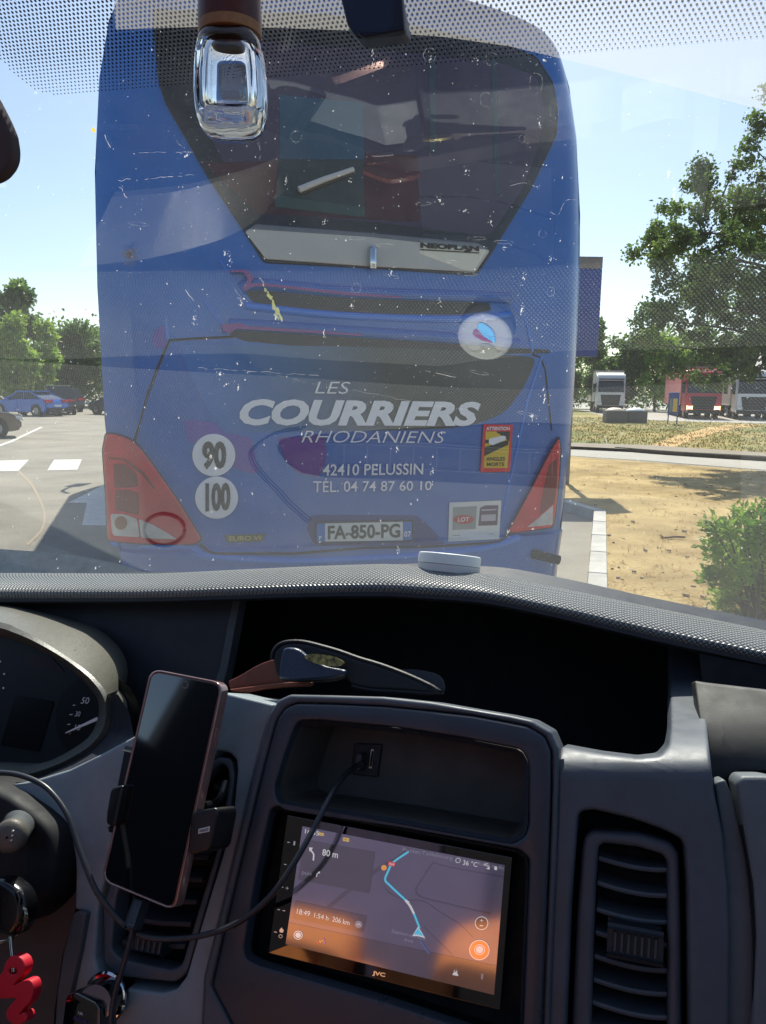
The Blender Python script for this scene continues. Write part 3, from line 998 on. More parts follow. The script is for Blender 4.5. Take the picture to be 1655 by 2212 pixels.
def tree(label, x, y, h, cr, trunk_h, nl, size, mat, seed, group=None, lobes=14, cat='tree', name='tree', elong=1.0):
    rn = random.Random(seed)
    t = thing(name, label, cat, (x, y, 0), group)
    clumps = []
    cz = (h + trunk_h) / 2
    hz = (h - trunk_h) / 2
    for i in range(lobes):
        while True:
            d = V((rn.uniform(-1, 1), rn.uniform(-1, 1), rn.uniform(-1, 1)))
            if .35 < d.length < 1:
                break
        r = cr * rn.uniform(.28, .5)
        wz = 1 - .45 * abs(d.z) ** 2
        clumps.append((V((x + d.x * cr * .78 * wz, y + d.y * cr * .78 * wz, cz + d.z * (hz - r * .6))), r))
    mk('crown', crown_bm(clumps, nl, size, rn), mat, t, smooth=0)
    tr = max(.09, h * .018)
    bm = bmesh.new()
    top = V((x + rn.uniform(-.2, .2), y, cz + hz * .3))
    tube_bm(bm, catmull([V((x, y, -.05)), V((x + rn.uniform(-.1, .1), y, trunk_h * .6)), V((x, y, cz - hz * .3)), top], 4), [tr * 1.3] + [tr * (1 - i * .055) for i in range(12)], 8)
    tk = mk('trunk', bm, M_bark, t)
    for c, r in clumps[:8]:
        s = V((x, y, min(c.z - .2, rn.uniform(trunk_h, cz))))
        mk('limb', tube([s, s.lerp(c, .5) + V((0, 0, .12)), c], [tr * .5, tr * .32, tr * .12], 6), M_bark, tk)
    return t, clumps

# the big tree on the right, crown built from the lobes the photograph shows
rn = random.Random(11)
TD = 17.0
tx, ty = at_depth(1800, 700, TD).x, at_depth(1800, 700, TD).y
big = thing('tree', 'large leafy tree on the right whose low branches hang over the dry ground', 'tree', (tx, ty, 0))
lob = [(1560, 425, 95, 0), (1640, 400, 90, .8), (1450, 490, 75, -.6), (1500, 560, 95, .3), (1600, 560, 110, -.8), (1420, 545, 55, .6), (1480, 650, 90, -.2), (1580, 690, 110, .9), (1420, 690, 58, 0.2),
       (1640, 760, 90, -.9), (1530, 770, 70, .3), (1700, 480, 120, 0), (1780, 560, 150, .4), (1730, 690, 140, -.7), (1860, 430, 150, 0), (1950, 620, 170, .5), (1800, 330, 110, 0), (1380, 740, 34, 0.1), (1455, 785, 30, -.3),
       (1620, 310, 20, .1), (1645, 260, 28, .2), (1660, 210, 30, .2), (1790, 230, 90, .3), (1640, 480, 90, 2.2), (1560, 620, 80, 2.0), (1760, 560, 150, 2.4), (1590, 800, 45, .5), (1990, 480, 160, -.5)]
cl = []
for px, py, pr, dz in lob:
    d = TD + dz
    cl.append((at_depth(px, py, d), pr / FPX * d))
# break every lobe into smaller twiggy clumps so that sky shows through
cl2 = []
for c, r in cl:
    kk = max(3, int((r / .26) ** 2 * 1.6))
    for _ in range(kk):
        d = V((rn.gauss(0, 1), rn.gauss(0, 1), rn.gauss(0, 1))).normalized() * r * rn.uniform(.45, 1.0)
        cl2.append((c + d, rn.uniform(.16, .34) * min(1, r / .5 + .3)))
mk('crown', crown_bm(cl2, 96000, 0.098, rn, asp=.62, shell=.2, droop=.35), M_leafA, big, smooth=0)
tp = V((tx, ty, 0))
tk = mk('trunk', tube(catmull([tp + EZ * -.1, tp + V((.05, 0, 1.2)), tp + V((-.1, .05, 2.6)), tp + V((.0, 0, 4.4)), tp + V((.1, 0, 6.0))], 4), [.26, .24, .22, .21, .2, .19, .18, .17, .16, .15, .13, .12, .11, .1, .08, .06, .05], 10), M_bark, big)
for i, (c, r) in enumerate(cl):
    s = tp + V((0, 0, min(max(1.9, c.z - 1.0), 4.6)))
    mk('limb', tube(catmull([s, s.lerp(c, .45) + V((0, 0, .25)), c], 4), [.05, .045, .04, .036, .032, .026, .02, .014, .008][:9], 6), M_bark, tk)
    for _ in range(1):
        e = c + V((rn.gauss(0, 1), rn.gauss(0, 1), rn.gauss(0, 1))).normalized() * r * .9
        mk('limb', tube([c, c.lerp(e, .5) + EZ * .05, e], [.02, .014, .006], 5), M_bark, tk)

# bush at the lower right
rn = random.Random(5)
bc = ground(1640, 1345, zs)
bush = thing('bush', 'bright green leafy bush growing on the dry ground at lower right', 'bush', tuple(bc))
bcl = []
for px, py, pr, dz in [(1560, 1150, 42, 0), (1600, 1190, 60, .15), (1640, 1150, 60, -.1), (1580, 1240, 58, -.15), (1640, 1250, 70, .1), (1545, 1190, 34, .1), (1700, 1180, 80, 0), (1700, 1280, 80, -.1), (1590, 1300, 50, 0.1),
                       (1540, 1245, 34, -.05), (1760, 1230, 90, .2), (1530, 1135, 22, 0), (1600, 1115, 30, .1), (1650, 1100, 26, 0), (1560, 1300, 30, .1), (1640, 1210, 60, .45), (1720, 1230, 80, .5)]:
    d = 5.75 + dz
    bcl.append((at_depth(px, py, d), pr / FPX * d))
mk('foliage', crown_bm(bcl, 6500, 0.064, rn, asp=.4, shell=.4, droop=-.25), M_leafC, bush, smooth=0)
bm = bmesh.new()
for c, r in bcl:
    tube_bm(bm, [bc + V((rn.gauss(0, .06), rn.gauss(0, .06), 0)), bc.lerp(c, .5) + V((0, 0, .06)), c + EZ * r * .6], [.012, .009, .004], 5)
mk('stem', bm, M_bark, bush)

# trees of the far edge
for i, (lab, px, base, d, top, wpx, mat, nl) in enumerate([
    ('tall dark tree with a ragged top at the left edge of the car park', 52, 866, 60, 606, 52, M_leafB, 4200),
    ('tall tree cut by the left edge of the photo behind the blue car', -5, 866, 58, 618, 48, M_leafB, 3600),
    ('bright green lower tree in front of the tall dark tree on the left', 40, 868, 55, 690, 48, M_leafC, 2600),
    ('yellow green bushy tree above the black van on the left', 100, 868, 58, 690, 34, M_leafC, 2000),
    ('rounded dark green tree between the parked cars and the coach', 172, 870, 66, 690, 58, M_leafB, 3600),
    ('mid green round tree hidden partly by the left side of the coach', 235, 868, 70, 700, 60, M_leafA, 2600),
    ('tree far off to the left outside the row of parked cars', -110, 868, 62, 620, 70, M_leafB, 2200),
    ('narrow dark tree just right of the blue sign panel', 1280, 872, 75, 672, 26, M_leafB, 2200),
    ('broad mid green tree behind the white lorry by the sign', 1340, 872, 80, 712, 62, M_leafA, 3800),
    ('pale green tree between the white lorry and the red lorry', 1415, 874, 78, 705, 60, M_leafC, 3600),
    ('dark green tree behind the trailer of the red lorry', 1490, 876, 80, 700, 62, M_leafB, 3000),
    ('mid green tree seen over the cab of the red lorry', 1570, 876, 78, 690, 66, M_leafA, 3000),
    ('dark tree behind the white lorry at the right edge', 1650, 878, 80, 680, 70, M_leafB, 2600),
    ('green tree beyond the right edge of the lorry park', 1770, 880, 80, 680, 80, M_leafA, 2000),
    ('dark tree half hidden behind the blue sign panel', 1225, 872, 78, 690, 44, M_leafB, 1600)]):
    p = at_depth(px, base, d)
    hh = at_depth(px, top, d).z * (1.07 if px < 400 else 1.0)
    cr = wpx / FPX * d
    tree(lab, p.x, p.y, hh, cr, hh * .10, int(nl * 1.6), .42, mat, 100 + i, group='trees along the far edge of the rest area', lobes=22)
# undergrowth closing the gaps under the far trees
bm = bmesh.new()
rn = random.Random(8)
for side in ((-160, 262, 66, 800), (1215, 1900, 84, 815)):
    for _ in range(9000 if side[0] < 0 else 12000):
        px = rn.uniform(side[0], side[1])
        p = at_depth(px, 880, side[2] + rn.uniform(-1.5, 3))
        p.z = abs(rn.gauss(0, 1.2)) + (rn.random() ** 1.3) * (5.5 if side[0] < 0 else 3.6)
        leaf(bm, p, rn.uniform(.3, .55), rn)
mk('undergrowth', bm, M_leafB, smooth=0, kind='stuff', label='dark green undergrowth closing the gaps under the far trees')

# ------------------------------------------------------------------ vehicles far away
M_tyre = pm('tyre', srgb(22, 22, 23), 0.85, var=0.15, vscale=20)
M_glassd = pm('vehicle_glass', srgb(30, 38, 46), 0.06, spec=0.7)
M_dgrey = pm('vehicle_black', srgb(24, 25, 27), 0.5)
M_hl = pm('headlamp', srgb(220, 222, 226), 0.1, coat=1)

def wheel(parent, c, ax, r, wd):
    bm = bmesh.new()
    cyl_bm(bm, c - ax * wd / 2, c + ax * wd / 2, r, n=24)
    bmesh.ops.bevel(bm, geom=[e for e in bm.edges if len(e.link_faces) == 2 and e.calc_face_angle(0) > 1], offset=r * .08, segments=2, affect='EDGES')
    w_ = mk('wheel', bm, M_tyre, parent)
    for s in (-1, 1):
        bm = bmesh.new()
        cyl_bm(bm, c + ax * s * (wd / 2 - .02), c + ax * s * (wd / 2 + .008), r * .62, n=18)
        mk('rim', bm, M_rim, w_)

def car(label, pos, yaw, col, prof, roof, L=4.4, W=1.78, group=None, light_roof=None, spare=False):
    """prof: lower body side outline, roof: greenhouse outline, both (x along length, z) with x=0 the tail."""
    t = thing('parked_car', label, 'car', tuple(pos), group)
    fx = V((math.sin(yaw), math.cos(yaw), 0))          # heading
    sx = V((fx.y, -fx.x, 0))                           # to the right
    P = lambda l, s, z: V(pos) + fx * (l - L / 2) + sx * s + EZ * z
    paint = pm('paint_' + str(len(MATS)), col, 0.25, coat=0.8, var=0.05, vscale=2)
    def extr(pr, wds, mat, name, parent=t, bev=.05):
        bm = bmesh.new()
        Lf = [bm.verts.new(P(l, -wds(z), z)) for l, z in pr]
        Rt = [bm.verts.new(P(l, wds(z), z)) for l, z in pr]
        bm.faces.new(Lf)
        bm.faces.new(Rt[::-1])
        for i in range(len(pr)):
            j = (i + 1) % len(pr)
            bm.faces.new((Lf[i], Rt[i], Rt[j], Lf[j]))
        bmesh.ops.recalc_face_normals(bm, faces=bm.faces)
        if bev:
            bmesh.ops.bevel(bm, geom=bm.edges[:], offset=bev, segments=2, affect='EDGES')
        return mk(name, bm, mat, parent, smooth=45)
    body = extr(prof, lambda z: W / 2 - .04 * abs(z - .6), paint, 'body', bev=.06)
    zb = min(z for _, z in roof)
    gh = extr(roof, lambda z: W / 2 - .07 - .26 * (z - zb), M_glassd, 'window_glass', bev=.05)
    zt = max(z for _, z in roof)
    tops = sorted(l for l, z in roof if z > zt - .04)
    bm = bmesh.new()
    wr = W / 2 - .07 - .26 * (zt - zb)
    q = [P(tops[0] - .1, -wr, zt - .01), P(tops[-1] + .1, -wr, zt - .01), P(tops[-1] + .1, wr, zt - .01), P(tops[0] - .1, wr, zt - .01)]
    box_bm(bm, (q[0] + q[2]) / 2 + EZ * .01, fx, sx, EZ, (q[1] - q[0]).length, 2 * wr, .05, .02)
    mk('roof', bm, pm('roof_' + str(len(MATS)), light_roof, 0.3) if light_roof else paint, t)
    # pillars
    bl, br = min(l for l, z in roof if z < zb + .05), max(l for l, z in roof if z < zb + .05)
    for s in (-1, 1):
        for l0, l1 in ((bl + .03, tops[0]), (br - .03, tops[-1]), ((bl + br) / 2, (tops[0] + tops[-1]) / 2)):
            mk('pillar', tube([P(l0, s * (W / 2 - .075), zb), P(l1, s * (wr + .005), zt)], .035, 6), paint, t)
        for l in (.78, L - .82):
            wheel(t, P(l, s * (W / 2 - .11), .32), sx, .325, .22)
            bm = bmesh.new()
            cyl_bm(bm, P(l, s * (W / 2 - .2), .33), P(l, s * (W / 2 + .004), .33), .385, n=24)
            mk('wheel_arch', bm, M_dgrey, t)
        mk('tail_lamp', box(P(.06, s * (W / 2 - .27), .88), (.14, .42, .15), .03, fx, sx, EZ), M_red, t)
        mk('headlamp', box(P(L - .1, s * (W / 2 - .26), .68), (.2, .4, .14), .04, fx, sx, EZ), M_hl, t)
        mk('mirror', box(P(br - .35, s * (W / 2 + .08), zb + .06), (.12, .18, .13), .03, fx, sx, EZ), paint, t)
        mk('door_seam', box(P(L * .5, s * (W / 2 - .008), .62), (.012, .02, .5), 0, fx, sx, EZ), M_dgrey, t)
    mk('number_plate', box(P(-.01, 0, .62), (.03, .5, .11), .005, fx, sx, EZ), MATS['plate_white'], t)
    mk('bumper', box(P(.05, 0, .38), (.16, W - .2, .2), .05, fx, sx, EZ), M_dgrey, t)
    if spare:
        bm = bmesh.new()
        cyl_bm(bm, P(-.14, -.1, .78), P(.02, -.1, .78), .34, n=24)
        mk('spare_wheel', bm, M_tyre, t)
    return t

sedan = [(.02, .35), (0, .75), (.12, .98), (.6, 1.0), (3.2, .95), (4.15, .8), (4.38, .6), (4.36, .3), (4.1, .22), (.2, .22)]
sedanr = [(.25, .96), (1.35, 1.40), (2.3, 1.42), (3.25, .94)]
suv = [(.02, .4), (0, .95), (.08, 1.05), (3.1, 1.05), (4.0, .98), (4.3, .8), (4.32, .4), (4.1, .28), (.2, .28)]
suvr = [(.06, 1.02), (.22, 1.72), (.5, 1.78), (2.5, 1.76), (3.2, 1.02)]
G = 'cars parked across the rest area'
zc1 = zoomer(0, 1100, 440, 811)
def gp(z):
    p = zc1([z])[0]
    return ground(*p)
p = gp((190, 1042))
car('blue fastback car with red tail lamp parked at the left', p + V((-.3, 1.2, 0)), RAD(-68), srgb(40, 110, 200), sedan, sedanr, group=G)
p = gp((375, 1030))
car('black off-roader with pale roof and spare wheel beyond the blue car', p + V((-.2, 1.6, 0)), RAD(-28), srgb(40, 46, 54), suv, suvr, group=G, light_roof=srgb(170, 165, 150), spare=True)
p = gp((-75, 1215))
car('brown car cut by the left edge, nearest of the parked cars', p + V((-1.75, .8, 0)), RAD(62), srgb(112, 96, 80), sedan, sedanr, group=G)
p = gp((735, 1035))
car('dark car mostly hidden behind the left edge of the coach', p + V((.9, 1.5, 0)), RAD(-60), srgb(60, 68, 80), sedan, sedanr, group=G)
p = gp((110, 1022))
car('grey estate car showing only its roof behind the blue car', p + V((.6, 5.6, 0)), RAD(-42), srgb(44, 48, 56), suv, [(a, b - .2) for a, b in suvr], group=G)

def lorry(label, pos, yaw, cab, trailer, lamps=False, group='lorries parked beyond the meadow'):
    t = thing('lorry', label, 'lorry', tuple(pos), group)
    fx = V((math.sin(yaw), math.cos(yaw), 0))
    sx = V((fx.y, -fx.x, 0))
    P = lambda l, s, z: V(pos) + fx * l + sx * s + EZ * z      # l = 0 at the front
    cm = pm('cab_' + str(len(MATS)), cab, 0.35, coat=0.4, var=0.04)
    tm = pm('trailer_' + str(len(MATS)), trailer, 0.6, var=0.06)
    # cab with raked windscreen and rounded edges
    bm = bmesh.new()
    pr = [(0, .45), (.02, 1.75), (-.28, 3.05), (-.75, 3.55), (-2.2, 3.6), (-2.2, .45)]
    Lf = [bm.verts.new(P(l, -1.22, z)) for l, z in pr]
    Rt = [bm.verts.new(P(l, 1.22, z)) for l, z in pr]
    bm.faces.new(Lf)
    bm.faces.new(Rt[::-1])
    for i in range(6):
        bm.faces.new((Lf[i], Rt[i], Rt[(i + 1) % 6], Lf[(i + 1) % 6]))
    bmesh.ops.recalc_face_normals(bm, faces=bm.faces)
    bmesh.ops.bevel(bm, geom=bm.edges[:], offset=.12, segments=3, affect='EDGES')
    mk('cab', bm, cm, t, smooth=45)
    def front(l0, z0, l1, z1, w0, w1, mat, name, off=.02, parent=t):
        bm = bmesh.new()
        a = [P(l0 + off, -w0, z0), P(l0 + off, w0, z0), P(l1 + off, w1, z1), P(l1 + off, -w1, z1)]
        b = [q - fx * .08 for q in a]
        A_ = [bm.verts.new(q) for q in a]
        B_ = [bm.verts.new(q) for q in b]
        bm.faces.new(A_)
        bm.faces.new(B_[::-1])
        for i in range(4):
            bm.faces.new((A_[i], B_[i], B_[(i + 1) % 4], A_[(i + 1) % 4]))
        bmesh.ops.recalc_face_normals(bm, faces=bm.faces)
        return mk(name, bm, mat, parent, smooth=0)
    front(.0, 1.85, -.24, 2.85, 1.1, 1.06, M_glassd, 'windscreen')
    front(.02, .72, .02, 1.62, .72, .86, M_dgrey, 'grille', .03)
    for k in range(4):
        front(.02, .82 + k * .2, .02, .86 + k * .2, .7 + k * .03, .7 + k * .03, pm('grille_bar', srgb(60, 62, 66), .5), 'grille_bar', .045)
    front(.02, .42, .02, .68, 1.12, 1.12, M_dgrey, 'bumper', .06)
    mk('sun_visor', box(P(.08, 0, 2.98), (.3, 2.1, .1), .03, fx, sx, EZ), M_dgrey, t)
    for s in (-1, 1):
        mk('headlamp', box(P(.06, s * .92, .82), (.12, .36, .2), .04, fx, sx, EZ),
           pm('lit_headlamp', srgb(240, 220, 170), .3, emit=(1, .75, .4), estr=2.2) if lamps else M_hl, t)
        mk('mirror', box(P(-.1, s * 1.42, 2.2), (.14, .22, .75), .04, fx, sx, EZ), M_dgrey, t)
        mk('side_window', box(P(-.95, s * 1.225, 2.3), (.9, .02, .75), .01, fx, sx, EZ), M_glassd, t)
        for l in (-1.3, -4.6, -9.2, -10.5):
            wheel(t, P(l, s * 1.0, .5), sx, .5, .32)
    mk('trailer', box(P(-8.2, 0, 2.35), (10.8, 2.5, 2.7), .05, fx, sx, EZ), tm, t)
    mk('trailer_rail', box(P(-8.2, 0, 3.74), (10.82, 2.54, .12), .02, fx, sx, EZ), pm('rail_grey', srgb(150, 146, 142), .6), t)
    mk('chassis', box(P(-7, 0, .8), (12, .9, .3), .02, fx, sx, EZ), M_dgrey, t)
    return t
def gpr(px, py):
    return ground(px, py)
lorry('white lorry with dark grille parked beside the blue sign', gpr(1317, 893), RAD(192), srgb(214, 214, 212), srgb(206, 204, 196))
lorry('red lorry with a pink faded trailer and lit headlamps', gpr(1517, 906), RAD(194), srgb(168, 24, 44), srgb(190, 116, 112), lamps=True)
lorry('white lorry cut by the right edge of the photo', gpr(1626, 908), RAD(197), srgb(216, 216, 214), srgb(200, 200, 196))

# two containers with domed tops on the meadow
M_cont = pm('container_grey', srgb(84, 82, 80), 0.8, var=0.15, vscale=4)
for lab, px, sgn in (('dark grey bin with a domed cream top, left of the pair on the meadow', 1327, -1), ('dark grey bin with a domed white top, right of the pair on the meadow', 1371, 1)):
    c = ground(px, 914)
    t = thing('waste_bin', lab, 'bin', tuple(c), 'domed bins on the meadow')
    mk('bin_body', box(c + EZ * .36, (1.18, 1.0, .72), .05), M_cont, t)
    bm = bmesh.new()
    bmesh.ops.create_uvsphere(bm, u_segments=24, v_segments=12, radius=1)
    for v in bm.verts:
        v.co = c + V((v.co.x * .58, v.co.y * .48, .70 + max(0, v.co.z) * .22))
    mk('bin_lid', bm, pm('lid_%d' % sgn, srgb(224, 206, 176) if sgn < 0 else srgb(224, 226, 226), .5), t)
    mk('rim', box(c + EZ * .71, (1.2, 1.02, .04), .01), M_dgrey, t)
# information board on two legs
c = ground(1452, 917)
t = thing('information_board', 'small blue information board with yellow notice on two legs', 'sign', tuple(c))
mk('board', box(c + EZ * 1.2, (.62, .08, 1.3), .02), MATS['sign_blue'], t)
mk('notice', box(c + V((.07, -.045, 1.12)), (.26, .02, .76), .004), pm('notice_yellow', srgb(206, 176, 84), .6), t)
mk('notice', box(c + V((-.17, -.045, 1.12)), (.16, .02, .76), .004), pm('notice_grey', srgb(110, 124, 130), .6), t)
for s in (-.26, .26):
    mk('leg', cyl(c + V((s, 0, 0)), c + V((s, 0, .6)), .035), MATS['sign_blue'], t)
# ------------------------------------------------------------------ van interior: frames and surfaces
YV = RAD(18)
VF = V((math.sin(YV), math.cos(YV), 0))            # forward in the van
VR = V((math.cos(YV), -math.sin(YV), 0))           # right in the van
NC = V((-0.2855, -0.8786, 0.3827)).normalized()    # console face normal, towards the seats
CUP = VR.cross(-NC).normalized()
if CUP.z < 0:
    CUP = -CUP
CP = EYE + V((0.0065, 0.5182, -0.3788))
cmap = planemap(CP, NC)
NW = V((0.17, 0.5216, 0.8361)).normalized()        # windscreen normal, outwards
WO = EYE + NW * 0.444
wmap = planemap(WO, -NW)
A0 = 0.785                                         # ridge of the dashboard, metres ahead
def smst(t):
    t = max(0.0, min(1.0, t))
    return t * t * (3 - 2 * t)

def opanel_bm(outer, mapf, N, h, back, holes=(), r=0.0, depth=0.01, step=0, mpp=0.00034):
    """Panel whose thickness runs along the real surface normal N."""
    base = lambda x, y, z: mapf(x, y, h) + N * (z - h)
    return panel_bm(outer, base, h=h, holes=holes, r=r, depth=depth, step=step, mpp=mpp)

def cpanel(name, outer, mat, parent, h=0.0, r=4, depth=0.02, holes=(), step=0, rr=6, mapf=None, N=None, label=None, smooth=40):
    pl = rpoly(outer, rr) if rr else outer
    hs = [rpoly(x, rr) if rr else x for x in holes]
    return mk(name, opanel_bm(pl, mapf or cmap, N or NC, h, None, holes=hs, r=r, depth=depth, step=step), mat, parent, label=label, smooth=smooth)

def pocket(name, poly, h, depth, mat, parent, mapf=None, N=None, rr=6, taper=0.0, label=None):
    """Recess: walls going straight in along the normal, closed by a back face."""
    mapf = mapf or cmap
    N = N or NC
    pl = rpoly(poly, rr) if rr else poly
    P = [mapf(x, y, h) for x, y in pl]
    c = sum(P, V((0, 0, 0))) / len(P)
    bm = bmesh.new()
    A_ = [bm.verts.new(p) for p in P]
    Q = [p + (c - p) * taper - N * depth for p in P]
    B_ = [bm.verts.new(q) for q in Q]
    for i in range(len(P)):
        j = (i + 1) % len(P)
        bm.faces.new((A_[i], A_[j], B_[j], B_[i]))
    for t in geometry.tessellate_polygon([Q]):
        bm.faces.new([B_[i] for i in t])
    bmesh.ops.recalc_face_normals(bm, faces=bm.faces)
    return mk(name, bm, mat, parent, smooth=30, label=label)

# interior plastics
def plastic(name, col, rough=0.5, bump=0.12, bscale=900, rvar=0.08, var=0.12, vscale=25, spec=0.45):
    return pm(name, col, rough, var=var, vscale=vscale, bump=bump, bscale=bscale, rvar=rvar, bdist=0.0006, spec=spec)
M_dash = plastic('dash_plastic', srgb(86, 92, 99), 0.46)
M_dashd = plastic('dash_dark', srgb(46, 50, 57), 0.48)
M_black = plastic('tray_black', srgb(15, 17, 21), 0.7)
M_bezel = plastic('bezel_satin', srgb(62, 68, 77), 0.32, bump=0.03, rvar=0.05)
M_grey = plastic('grey_leather', srgb(104, 111, 114), 0.5, bump=0.3, bscale=420)
M_mid = plastic('grey_plastic_mid', srgb(86, 90, 92), 0.5)
M_brown = plastic('taupe_plastic', srgb(78, 70, 66), 0.55)
M_gloss = pm('gloss_black', srgb(10, 10, 13), 0.05, spec=0.5)
MATS['gloss_black'].node_tree.nodes['Principled BSDF'].inputs['IOR'].default_value = 2.1
M_cable = pm('cable_black', srgb(52, 55, 60), 0.36, var=0.1, vscale=60, spec=0.5)

# textured pad material: raised diamonds
def pad_material():
    mt = bpy.data.materials.new('diamond_pad')
    mt.use_nodes = True
    n = mt.node_tree.nodes
    l = mt.node_tree.links
    b = n['Principled BSDF']
    b.inputs['Roughness'].default_value = 0.36
    uv = n.new('ShaderNodeTexCoord')
    sp = n.new('ShaderNodeSeparateXYZ')
    l.new(uv.outputs['UV'], sp.inputs[0])
    def math_(op, a, bb):
        q = n.new('ShaderNodeMath')
        q.operation = op
        for i, z in enumerate((a, bb)):
            if z is None:
                continue
            if isinstance(z, (int, float)):
                q.inputs[i].default_value = z
            else:
                l.new(z, q.inputs[i])
        return q.outputs[0]
    hs = []
    for sg_ in (1, -1):
        a = math_('MULTIPLY', sp.outputs[0], 1 / 0.0052)
        c = math_('MULTIPLY', sp.outputs[1], sg_ / 0.0062)
        s = math_('ADD', a, c)
        hs.append(math_('PINGPONG', s, 0.5))
    mn = math_('MINIMUM', hs[0], hs[1])
    pw = math_('MULTIPLY', math_('MINIMUM', mn, 0.28), 3.5)
    bp_ = n.new('ShaderNodeBump')
    bp_.inputs['Strength'].default_value = 0.95
    bp_.inputs['Distance'].default_value = 0.0013
    l.new(pw, bp_.inputs['Height'])
    l.new(bp_.outputs[0], b.inputs['Normal'])
    cr = n.new('ShaderNodeValToRGB')
    cr.color_ramp.elements[0].color = (*srgb(42, 45, 48), 1)
    cr.color_ramp.elements[1].color = (*srgb(150, 152, 150), 1)
    cr.color_ramp.elements[0].position = 0.05
    cr.color_ramp.elements[1].position = 0.5
    l.new(pw, cr.inputs[0])
    l.new(cr.outputs[0], b.inputs['Base Color'])
    return mt
M_pad = pad_material()

# ------------------------------------------------------------------ windscreen
ws_base = EYE + VF * 1.42 + EZ * -0.40
wsc = thing('windscreen', 'raked van windscreen with a black dot band, dust specks and dried insect marks', 'windscreen', tuple(ws_base))
def glass_mat():
    mt = bpy.data.materials.new('windscreen_glass')
    mt.use_nodes = True
    n = mt.node_tree.nodes
    l = mt.node_tree.links
    n.clear()
    out = n.new('ShaderNodeOutputMaterial')
    tr = n.new('ShaderNodeBsdfTransparent')
    tr.inputs[0].default_value = (0.93, 0.965, 0.95, 1)
    gl = n.new('ShaderNodeBsdfGlossy')
    gl.inputs['Roughness'].default_value = 0.0
    gl.inputs['Color'].default_value = (1, 1, 1, 1)
    fr = n.new('ShaderNodeFresnel')
    fr.inputs[0].default_value = 2.0
    m1 = n.new('ShaderNodeMixShader')
    l.new(fr.outputs[0], m1.inputs[0])
    l.new(tr.outputs[0], m1.inputs[1])
    l.new(gl.outputs[0], m1.inputs[2])
    # dust film: a little light scattered through the pane
    tl_ = n.new('ShaderNodeBsdfTranslucent')
    tl_.inputs[0].default_value = (0.8, 0.78, 0.74, 1)
    tc = n.new('ShaderNodeTexCoord')
    nz = n.new('ShaderNodeTexNoise')
    nz.inputs['Scale'].default_value = 5
    nz.inputs['Detail'].default_value = 8
    nz.inputs['Roughness'].default_value = 0.7
    l.new(tc.outputs['Object'], nz.inputs['Vector'])
    mr = n.new('ShaderNodeMapRange')
    mr.inputs[1].default_value = 0.3
    mr.inputs[2].default_value = 0.75
    mr.inputs[3].default_value = 0.004
    mr.inputs[4].default_value = 0.022
    l.new(nz.outputs['Fac'], mr.inputs[0])
    m2 = n.new('ShaderNodeMixShader')
    l.new(mr.outputs[0], m2.inputs[0])
    l.new(m1.outputs[0], m2.inputs[1])
    l.new(tl_.outputs[0], m2.inputs[2])
    l.new(m2.outputs[0], out.inputs[0])
    return mt
M_ws = glass_mat()
SD = (-VF * 0.8361 + EZ * 0.5487).normalized()      # up the windscreen
SD = (SD - NW * SD.dot(NW)).normalized()
WR = SD.cross(NW).normalized()
if WR.dot(VR) < 0:
    WR = -WR
def wp_(r, s, off=0.0):
    return WO + WR * r + SD * s - NW * off
S_TOP, S_BOT = 0.06, -1.60
bm = bmesh.new()
bm.faces.new([bm.verts.new(wp_(r, s)) for r, s in ((-1.80, S_BOT), (0.86, S_BOT), (0.72, S_TOP), (-1.30, S_TOP))])
mk('glass_pane', bm, M_ws, wsc, smooth=0)
def to_ws(x, y):
    d = wmap(x, y, 0) - WO
    return d.dot(WR), d.dot(SD)
# dot band
M_frit = pm('frit_black', srgb(10, 10, 16), 0.5)
edge = [(-30, 95), (0, 128), (14, 140), (34, 160), (64, 186), (110, 202), (252, 193), (400, 180), (580, 166), (704, 157), (825, 145), (918, 135), (1065, 126), (1247, 110), (1469, 90), (1655, 74), (1900, 52)]
ew = [to_ws(*e) for e in edge]
pa, pb = V(to_ws(110, 202)), V(to_ws(1655, 74))
axd = (pb - pa).normalized()
axn = V((-axd.y, axd.x))
pit_ = 0.0031
def edge_s(r):
    for (r0, s0), (r1, s1) in zip(ew, ew[1:]):
        if r0 <= r <= r1:
            return s0 + (s1 - s0) * (r - r0) / (r1 - r0)
    return ew[0][1] if r < ew[0][0] else ew[-1][1]
bm = bmesh.new()
for j in range(0, 42):
    for i in range(-90, 380):
        q = pa + axd * ((i + .5 * (j % 2)) * pit_) + axn * (j * pit_ * 0.86)
        lo = edge_s(q.x)
        if q.x < ew[0][0] - 0.02 or q.y < lo or q.y > S_TOP - .16 + .0:
            continue
        k = min(1, (q.y - lo) / 0.03)
        rad = 0.00054 + 0.0004 * k
        c = wp_(q.x, q.y, 0.0012)
        bm.faces.new([bm.verts.new(c + WR * (math.cos(t) * rad * .92) + SD * (math.sin(t) * rad * 1.05)) for t in [6.2832 * z / 8 for z in range(8)]])
o = mk('dot_band', bm, M_frit, wsc, smooth=0, kind='stuff')
# solid black border above the dots
bm = bmesh.new()
bm.faces.new([bm.verts.new(wp_(r, s, .0014)) for r, s in ((-1.28, -.095), (.72, -.095), (.72, S_TOP), (-1.28, S_TOP))])
mk('black_border', bm, M_frit, wsc, smooth=0)

